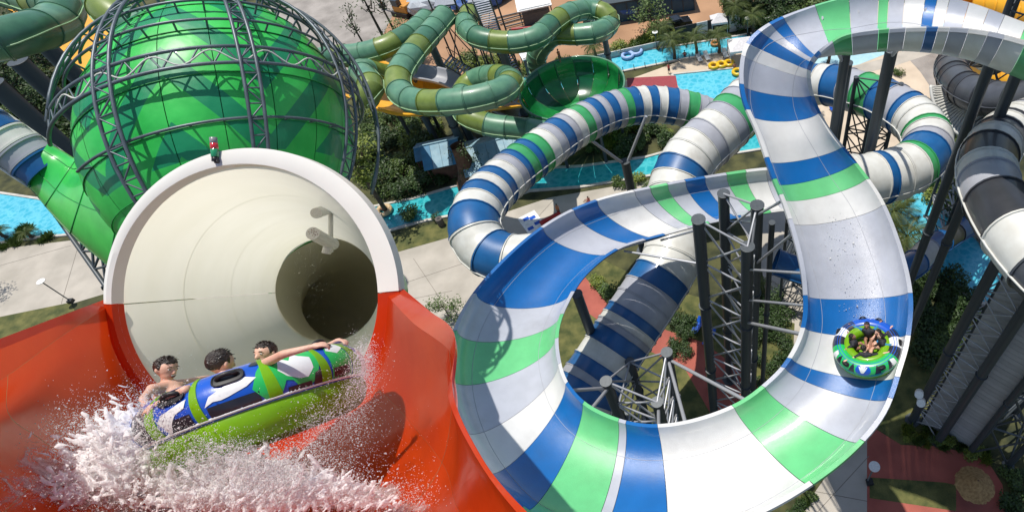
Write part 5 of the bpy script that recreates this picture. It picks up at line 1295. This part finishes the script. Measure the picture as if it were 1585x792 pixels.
# ---- litter bin
bn = thing('litter_bin', G(684, 348, 0), 'brown cylindrical litter bin at the plaza edge by the canal', 'bin'); c = G(684, 348, 0)
bar('bin_body', c, c+Vector((0, 0, 1.1)), .4, mat('bin_brown', (.10, .085, .075), .7), bn, 18); bar('opening', c+Vector((0, 0, 1.1)), c+Vector((0, 0, 1.12)), .2, PBK, bn, 14)
# ---- straw parasol
STRAW = mat('straw', (.42, .26, .11), .95, (.26, .15, .06), 5., .6, 30)
sc_ = G(1497, 762, 0); sp_ = thing('straw_parasol', sc_, 'round straw parasol standing on the red path at bottom right', 'parasol'); bar('pole', sc_, sc_+Vector((0, 0, 2.3)), .07, WOOD, sp_, 8)
ptop = sc_+Vector((0, 0, 2.75)); mb = MB(); rg = random.Random(2)
for g in range(3):
    for i in range(110):
        a = 2*math.pi*(i+rg.random())/110; r1 = (1.42, 1.0, .6)[g]*rg.uniform(.93, 1.04); d = Vector((math.cos(a), math.sin(a), 0)); z = .015*rg.random()+g*.025
        p0 = ptop+d*.04+Vector((0, 0, g*.05)); p1 = ptop+d*r1+Vector((0, 0, -.62*r1+z*2)); s = d.cross(Vector((0, 0, 1)))*.055*r1
        mb.add([p0, p1-s, p1+s], [(0, 1, 2)])
tag(mb.build('thatch', STRAW, sp_, False), kind='stuff')
mk('thatch_base', [ptop]+[ptop+Vector((1.38*math.cos(a), 1.38*math.sin(a), -.90)) for a in [2*math.pi*i/24 for i in range(24)]], [(0, 1+i, 1+(i+1) % 24) for i in range(24)], STRAW, sp_)
bar('finial', ptop-Vector((0, 0, .1)), ptop+Vector((0, 0, .14)), .06, WOOD, sp_, 6)
# ---- loungers
def lounger(px, py, rot, label, m, h=0):
    c = G(px, py, h); root = thing('sun_lounger', c, label, 'lounger', 'loungers set out by the pools'); q = Matrix.Rotation(rot, 3, 'Z')
    MB().box(c+q @ Vector((0, 0, .32)), .65, 1.3, .07, q).build('seat', m, root, False)
    v = [c+q @ Vector(p) for p in ((-.32,.65,.34),(.32,.65,.34),(.32,1.15,.75),(-.32,1.15,.75),(-.32,.68,.28),(.32,.68,.28),(.32,1.18,.69),(-.32,1.18,.69))]; mk('backrest', v, [(0,1,2,3),(7,6,5,4),(0,4,5,1),(1,5,6,2),(2,6,7,3),(3,7,4,0)], m, root, False)
    for x in (-.28, .28):
        for y in (-.55, .55): p = c+q @ Vector((x, y, 0)); bar('leg', p, p+Vector((0, 0, .3)), .03, WHITEP, root, 5)
for (px, py, r, lab, m_) in ((1083,94,.2,'white lounger left of the middle palm',WHITEP),(1095,92,.2,'white lounger right of the middle palm',WHITEP),(1123,88,.1,'white lounger left of the right palm base',WHITEP),(1131,86,.1,'white lounger between the right palm and the canopy',WHITEP),
    (1096,528,-.6,'blue lounger nearer the left tower post in the loop',PB),(1078,510,-.6,'blue lounger half shaded under the striped tube',PB),(1292,175,.3,'blue lounger on the beach seen through the top bend',PB)): lounger(px, py, r, lab, m_)
# fence posts along the lazy river
for i in range(14):
    a = G(948+i*17, 116-i*3.6, 0); o = bar('fence_post', a, a+Vector((0, 0, .9)), .05, PBK, None, 6); tag(o, 'short black fence post on the kerb of the lazy river', 'post', 'fence posts along the lazy river')
# ladder rail in the right pool
lr = thing('pool_ladder', G(1432, 368, 0), 'white ladder rails at the edge of the narrow pool', 'ladder')
for k in (0, .6): c = G(1432, 368, 0)+Vector((k, -k*.5, 0)); MB().path([c, c+Vector((0, 0, .9)), c+Vector((-.5, .6, .9)), c+Vector((-.5, .6, 0))], .04, 6).build('rail', WHITEP, lr)
# floodlights on the right tower
fd = thing('floodlight', G(1412, 650, 9), 'pair of small white floodlights on the lattice tower foot', 'floodlight')
for (px, py) in ((1423,607),(1426,620)): c = W(px, py, 40); bar('lamp_head', c, c+Vector((-.2, -.3, .3)), .28, WHITEP, fd, 12)
bar('bracket', W(1423,607,40), W(1432,612,40.4), .06, STEEL, fd, 6)
# flower pots pink tubes on plaza
tag(MB().path([G(896+i*2.5, 320-i*.9, .12) for i in range(8)], .12, 8).build('pink_noodle', mat('pink_foam', (.6, .08, .16), .5)), 'curved pink foam tube lying on the plaza', 'foam tube')
# ============================================================ PLANTS
LFA = leaf_mat('leaf_mid', (.12, .19, .035), (.035, .07, .014)); LFB = leaf_mat('leaf_yellow_green', (.28, .33, .05), (.08, .13, .02)); LFC = leaf_mat('leaf_dark', (.06, .115, .024), (.018, .04, .011))
PLM = leaf_mat('palm_leaf', (.17, .21, .06), (.055, .09, .025)); BARK = mat('bark', (.13, .10, .07), .9, (.07, .05, .035), 3, .6, 12)
def bush_mesh(seed, m, n=420, leaf=.16, flat=.75, spiky=False):
    rg = random.Random(seed); v = []; f = []
    blobs = [(Vector((rg.uniform(-.55, .55), rg.uniform(-.55, .55), rg.uniform(.25, .75)*flat)), rg.uniform(.3, .55)) for _ in range(7)]
    for i in range(n):
        if spiky:
            a = rg.uniform(0, 6.28); el = rg.uniform(.3, 1.45); d = Vector((math.cos(a)*math.cos(el), math.sin(a)*math.cos(el), math.sin(el))); c = Vector((rg.uniform(-.4, .4), rg.uniform(-.4, .4), .05)); L = rg.uniform(.5, 1.); s = d.cross(Vector((rg.random(), rg.random(), rg.random()))).normalized()*.035
            b = len(v); v += [c-s, c+s, c+d*L*.6+s-Vector((0, 0, .02)), c+d*L-Vector((0, 0, .14*L)), c+d*L*.6-s-Vector((0, 0, .02))]; f.append((b, b+1, b+2, b+3, b+4)); continue
        bc, br = rg.choice(blobs); d = Vector((rg.gauss(0, 1), rg.gauss(0, 1), rg.gauss(0, 1)+.3)).normalized(); c = bc+d*br*rg.uniform(.55, 1.05)
        if c.z < 0: c.z = -c.z*.5
        t = Vector((rg.gauss(0, 1), rg.gauss(0, 1), rg.gauss(0, .6))).normalized(); s = t.cross(d+Vector((0, 0, .6))).normalized(); L = leaf*rg.uniform(.7, 1.4)
        b = len(v); v += [c, c+t*L*.5+s*L*.3, c+t*L, c+t*L*.5-s*L*.3]; f.append((b, b+1, b+2, b+3))
    if not spiky:
        for k in range(5): pass
    me = bpy.data.meshes.new('foliage'); me.from_pydata([tuple(p) for p in v], [], f); me.materials.append(m); me.update(); return me
stems = MB()
for k in range(6): a = k*1.05; stems.tube((0, 0, 0), (.4*math.cos(a), .4*math.sin(a), .45), .03, .012, 5)
stem_me = bpy.data.meshes.new('stem'); stem_me.from_pydata(stems.v, [], stems.f); stem_me.materials.append(BARK)
BV = [bush_mesh(1, LFA, 900), bush_mesh(2, LFC, 900), bush_mesh(3, LFB, 800), bush_mesh(4, LFA, 260, spiky=True), bush_mesh(5, LFC, 950, .13, 1.1), bush_mesh(6, LFB, 240, spiky=True)]
def bush(px, py, s, kind, label, group, h=0):
    c = G(px, py, h); r = bpy.data.objects.new('shrub', BV[kind]); COL.objects.link(r)
    r.location = c; r.rotation_euler = (0, 0, rnd.uniform(0, 6.28)); r.scale = (s, s, s*rnd.uniform(.8, 1.2))
    st_ = bpy.data.objects.new('stem', stem_me); COL.objects.link(st_); st_.parent = r
    return tag(r, label, 'shrub', group)
def inpoly(x, y, P):
    c = False; j = len(P)-1
    for i in range(len(P)):
        if (P[i][1] > y) != (P[j][1] > y) and x < (P[j][0]-P[i][0])*(y-P[i][1])/(P[j][1]-P[i][1])+P[i][0]: c = not c
        j = i
    return c
COLN = ['far left end', 'left part', 'middle', 'right part', 'far right end']
SEEN = set()
def name_shrubs(items, label, group, mid):
    items.sort(); n = len(items); ys = sorted(q[1] for q in items); ym = ys[len(ys)//2]
    look = ['leafy', 'dark green', 'yellow green', 'spiky', 'dense dark', 'pale spiky']; place = label.split(' in the ', 1)[-1] if ' in the ' in label else label.split(' ', 2)[-1]
    for i, (x, y, s, kd) in enumerate(items):
        lab = '%s %s shrub, %s, %s row, %s' % ('large' if s > mid else 'small', look[kd], COLN[min(4, i*5//n)], 'back' if y < ym else 'front', place)
        if lab in SEEN: lab = lab.replace(', back row', ', rear').replace(', front row', ', nearer')
        SEEN.add(lab); bush(x, y, s, kd, ' '.join(lab.split()[:16]), group)
def scatter(P, n, s0, s1, kinds, label, group):
    rg = random.Random(len(P)*n+int(P[0][0])); xs = [p[0] for p in P]; ys = [p[1] for p in P]; k = 0; tr = 0; done = []; items = []
    while k < n and tr < n*60:
        tr += 1; x, y = rg.uniform(min(xs), max(xs)), rg.uniform(min(ys), max(ys))
        if not inpoly(x, y, P): continue
        g = G(x, y, 0); s = rg.uniform(s0, s1)
        if any((g-d).length < s*.75 for d in done): continue
        done.append(g); items.append((x, y, s, rg.choice(kinds))); k += 1
    name_shrubs(items, label, group, (s0+s1)/2)
LOOK = ['leafy', 'dark green', 'yellow green', 'spiky', 'dense dark', 'pale spiky']
scatter([(560,180),(640,165),(690,200),(660,250),(700,285),(640,300),(575,315),(560,250)], 42, 1.2, 2.4, [0,1,4,1,0,2], 'dense green shrub in the planted bank right of the caged vessel', 'shrubs on the bank beside the vessel')
scatter([(850,205),(930,195),(1040,190),(1045,225),(980,238),(900,245),(850,250)], 30, 1.0, 1.9, [0,1,4,2,5], 'green shrub in the bed between the arch tube and the canal', 'shrubs under the arch tube')
scatter([(700,98),(760,92),(850,112),(935,85),(1000,62),(1060,52),(1070,62),(940,86),(880,104),(800,118),(700,116)], 30, 1.0, 1.9, [0,2,4,5,3], 'shrub in the bed behind the lazy river', 'shrubs behind the lazy river')
scatter([(1120,15),(1250,-10),(1300,-14),(1290,20),(1200,48),(1140,42)], 26, 1.6, 3.0, [0,1,4], 'dark green shrub in the planting at the top beyond the slide bend', 'shrubs beyond the top bend')
scatter([(0,120),(60,110),(150,110),(200,80),(180,140),(110,200),(100,240),(60,250),(0,170)], 36, 1.8, 3.4, [1,4,1,0], 'dark shrub in the thicket left of the vessel', 'thicket left of the vessel')
scatter([(-60,60),(60,60),(140,60),(120,110),(0,120),(-60,120)], 16, 2, 3.6, [1,4], 'dark shrub in the thicket below the corner tubes', 'thicket below the corner tubes')
scatter([(-20,362),(90,350),(100,372),(0,385)], 7, .8, 1.3, [3,0,3], 'spiky plant in the strip between the left canal and the plaza', 'plants along the left canal')
scatter([(1440,285),(1500,300),(1580,340),(1640,480),(1600,470),(1540,400),(1480,345),(1430,300)], 26, .9, 1.8, [0,4,2,1], 'shrub on the bank right of the narrow pool', 'shrubs right of the narrow pool')
scatter([(1420,200),(1480,190),(1500,260),(1440,285),(1400,290)], 20, 1.0, 2.0, [0,1,4,3], 'shrub between the curling tube and the black tower posts', 'shrubs right of the curling tube')
scatter([(1400,420),(1470,430),(1500,480),(1480,540),(1430,560),(1408,480)], 28, .9, 1.9, [1,4,1,0], 'dark shrub in the shade right of the far raft', 'shrubs in the shade right of the slide')
scatter([(1400,655),(1440,665),(1540,705),(1535,716),(1450,692),(1400,688)], 22, .4, .9, [3,5,2,0], 'low plant along the upper edge of the red path', 'plants edging the red path')
scatter([(1555,730),(1640,700),(1640,860),(1568,860)], 14, .8, 1.4, [1,0,2], 'leafy plant right of the red path', 'plants right of the red path')
scatter([(1190,800),(1245,770),(1262,765),(1230,850),(1190,850)], 9, .5, .9, [1,0,3], 'dark plant between the slide and the concrete path', 'plants beside the concrete path')
scatter([(1160,470),(1200,450),(1235,540),(1215,620),(1170,600)], 18, .9, 1.5, [1,4], 'dark shrub beside the lattice tower inside the loop', 'shrubs inside the loop')
scatter([(1040,480),(1075,500),(1060,560),(1030,540)], 8, .8, 1.3, [1,4], 'dark shrub under the striped tube inside the loop', 'shrubs under the striped tube')
bush(950, 452, 1.6, 0, 'round leafy shrub on the lawn between the red path and the striped tube', None); bush(925, 440, 1.1, 2, 'smaller yellowish shrub left of the round leafy one inside the loop', None)
bush(632, 338, 1.5, 0, 'leafy shrub overhanging the canal near the litter bin', None); bush(678, 340, .8, 4, 'small dark shrub behind the litter bin', None); bush(588, 348, .6, 1, 'tiny shrub on the canal edge next to the tunnel rim', None)
bush(1040, 292, .8, 0, 'shrub beside the dark post on the canal bank', None)
for (px, py, s) in ((960,285,1.1),(985,280,1.3),(1010,285,1.0),(975,292,.9),(1000,292,1.0)): bush(px, py, s, 2 if s > 1.2 else 0, 'garden shrub right of the stout post, '+('taller' if s > 1.05 else 'lower')+(' and nearer the post' if px < 980 else ' and farther from the post'), 'shrubs right of the stout post')
bush(1390, 115, .9, 0, 'small green bush on the sandy plaza beyond the curling tube', None)
scatter([(455,300),(560,330),(590,320),(560,390),(470,380)], 5, 1, 1.5, [0], 'shrub behind the tunnel rim', 'shrubs behind the tunnel')
# (labels are written in name_shrubs below)
# ---- young tree with sparse pale leaves
def tree(px, py, H, spread, label, lm, n=520, leaf=.22, hgt0=.35, seed=1, h=0, group=None):
    c = G(px, py, h); rg = random.Random(seed); root = thing('tree', c, label, 'tree', group); tb = MB(); tips = []
    tb.path([c, c+Vector((.05, .02, H*.3)), c+Vector((-.04, .06, H*.62)), c+Vector((.03, 0, H*.95))], [H*.022, H*.018, H*.012, H*.004], 7)
    for i in range(11):
        t = rg.uniform(hgt0, .9); b = c+Vector((0, .03, H*t)); a = i*2.4+rg.random(); e = b+Vector((math.cos(a)*spread*(1.15-t*.6), math.sin(a)*spread*(1.15-t*.6), H*rg.uniform(.06, .22)))
        m1 = (b+e)/2+Vector((0, 0, -.05*H)); tb.path([b, m1, e], [H*.009, H*.006, H*.002], 5); tips += [(e, spread*.42), (m1, spread*.3)]
    tips.append((c+Vector((0, 0, H)), spread*.4)); tb.build('trunk', BARK, root)
    v = []; f = []
    for i in range(n):
        e, r = rg.choice(tips); p = e+Vector((rg.gauss(0, r*.55), rg.gauss(0, r*.55), rg.gauss(0, r*.4))); t = Vector((rg.gauss(0, 1), rg.gauss(0, 1), rg.gauss(0, .5))).normalized(); s = t.cross(Vector((rg.gauss(0, .4), rg.gauss(0, .4), 1))).normalized(); L = leaf*rg.uniform(.6, 1.3)
        b = len(v); v += [p, p+t*L*.5+s*L*.28, p+t*L, p+t*L*.5-s*L*.28]; f.append((b, b+1, b+2, b+3))
    mk('crown', v, f, lm, root, False)
tree(697, 492, 3.2, 1.5, 'small airy tree on the plaza between the red chute and the open slide', LFA, 900, .2, .2, 3)
tree(-16, 455, 4.5, 2.3, 'leafy tree reaching in at the left edge above the plaza', LFA, 900, .24, .3, 5)
tree(600, 330, 13, 2.6, 'pale yellow green young tree in front of the right side of the cage', LFB, 1500, .42, .5, 7)
tree(742, 285, 6, 1.8, 'green tree behind the rockwork column', LFC, 900, .25, .3, 8)
for i, (px, py, H) in enumerate(((30,140,12),(80,190,11),(-20,170,12),(120,130,12),(60,90,14),(10,80,13))): tree(px, py, H, 3.4, 'dark leafy tree left of the vessel, '+['just below the corner tube','closest to the cage','at the very left edge','touching the cage','between the two navy legs','behind the teal corner bend'][i], LFC, 1300, .5, .3, 20+i, 0, 'dark trees left of the vessel')
for i, (px, py, H) in enumerate(((1150,20,9),(1190,10,9),(1235,-12,8),(640,100,7),(1010,50,5))): tree(px, py, H, 2.6, ['bushy tree left of the top bend of the slide','bushy tree behind the top bend','rounded tree at the top edge above the slide','bushy tree under the teal loop by the yellow slide','bushy tree in front of the dark blue building'][i], LFA, 1100, .38, .3, 40+i, 0, 'far planting strip trees')
# bare leaning trunks near the gravel yard
for i, (px, py, H) in enumerate(((612,95,13),(628,85,11),(585,110,10))):
    tree(px, py, H, 1.4, ['bare leaning tree by the gravel yard','thinner bare tree beside the leaning one','sparse tree just right of the cage top'][i], LFC, 160, .35, .6, 60+i)
# ---- palms
def frond_mesh(L=2.3, n=17):
    v = []; f = []; rg = random.Random(9)
    P = lambda t: Vector((L*t*(1-.10*t), 0, .55*L*t-.85*L*t*t))
    mb = MB(); mb.path([P(i/8) for i in range(9)], [.03*(1-.8*i/8) for i in range(9)], 4); v = list(mb.v); f = list(mb.f)
    for i in range(2, n):
        t = i/n; c = P(t); ll = L*.34*math.sin(math.pi*min(1, t*.85+.12))**.7
        for s in (-1, 1):
            d = Vector((.62, s*.75, -.35)).normalized(); w_ = Vector((.035, 0, 0)); b = len(v); e = c+d*ll
            v += [tuple(c-w_), tuple(c+w_), tuple(lerp(c, e, .6)+w_*1.1), tuple(e-Vector((0, 0, .08))), tuple(lerp(c, e, .6)-w_*.6)]; f.append((b, b+1, b+2, b+3, b+4))
    me = bpy.data.meshes.new('frond'); me.from_pydata(v, [], f); me.materials.append(PLM); me.update(); return me
FR = frond_mesh()
def palm(px, py, H, s, label, group, nf=20):
    c = G(px, py, 0); root = thing('palm_tree', c, label, 'palm tree', group)
    pts = [c+Vector((.1*math.sin(i*.7), .08*math.cos(i), H*i/7)) for i in range(8)]
    tr_ = MB().path(pts, [.24-.012*i+(.03 if i % 2 else 0) for i in range(8)], 9).build('trunk', BARK, root); t = pts[-1]
    for i in range(nf):
        fr = bpy.data.objects.new('frond', FR); COL.objects.link(fr); par(fr, root)
        fr.location = t; fr.rotation_mode = 'ZYX'; fr.rotation_euler = (rnd.uniform(-.25, .25), (-1.0+1.25*(i/nf))+.15, i*2.399+rnd.uniform(-.2, .2)); fr.scale = (s, s, s)
for (px, py, H, s, lab) in ((1044,92,3.2,1.15,'leftmost big palm on the beige plaza by the pool'), (1078,88,3.4,1.0,'middle palm beside the lazy river'), (1113,84,3.2,1.0,'right palm of the three beside the lazy river'),
    (1030,70,3.0,.9,'palm behind the lazy river above the leftmost big palm'), (1140,44,3.6,1.1,'palm in front of the planting beyond the boundary wall'), (1165,52,3.0,1.0,'palm half hidden by the top bend of the slide'), (1130,26,4,1.1,'palm in the planting above the boundary wall'),
    (1281,100,3,.8,'small palm seen through the top bend of the slide'), (1372,372,4.5,1.2,'palm right of the open slide above the narrow pool'), (1385,330,4.0,1.0,'palm between the curling tube and the narrow pool'), (1395,400,3.5,1.2,'palm at the near end of the narrow pool'), (1362,335,4,1.0,'palm beside the slide wall at mid height'),
    (1478,230,4,1.0,'palm behind the tall lattice tower at right'), (1455,260,4,1.1,'palm right of the curling tube'), (1250,175,3,.8,'palm glimpsed under the white and blue tube'),
    (10,368,1.2,.6,'low palm at the left edge of the plaza strip'), (52,368,1.0,.6,'low palm on the plaza strip below the canal'), (925,100,3,.8,'palm by the grey post near the bowl'), (1180,455,1.6,.5,'young palm in the shade inside the loop')):
    palm(px, py, H, s, lab, 'palms around the pools', 18)
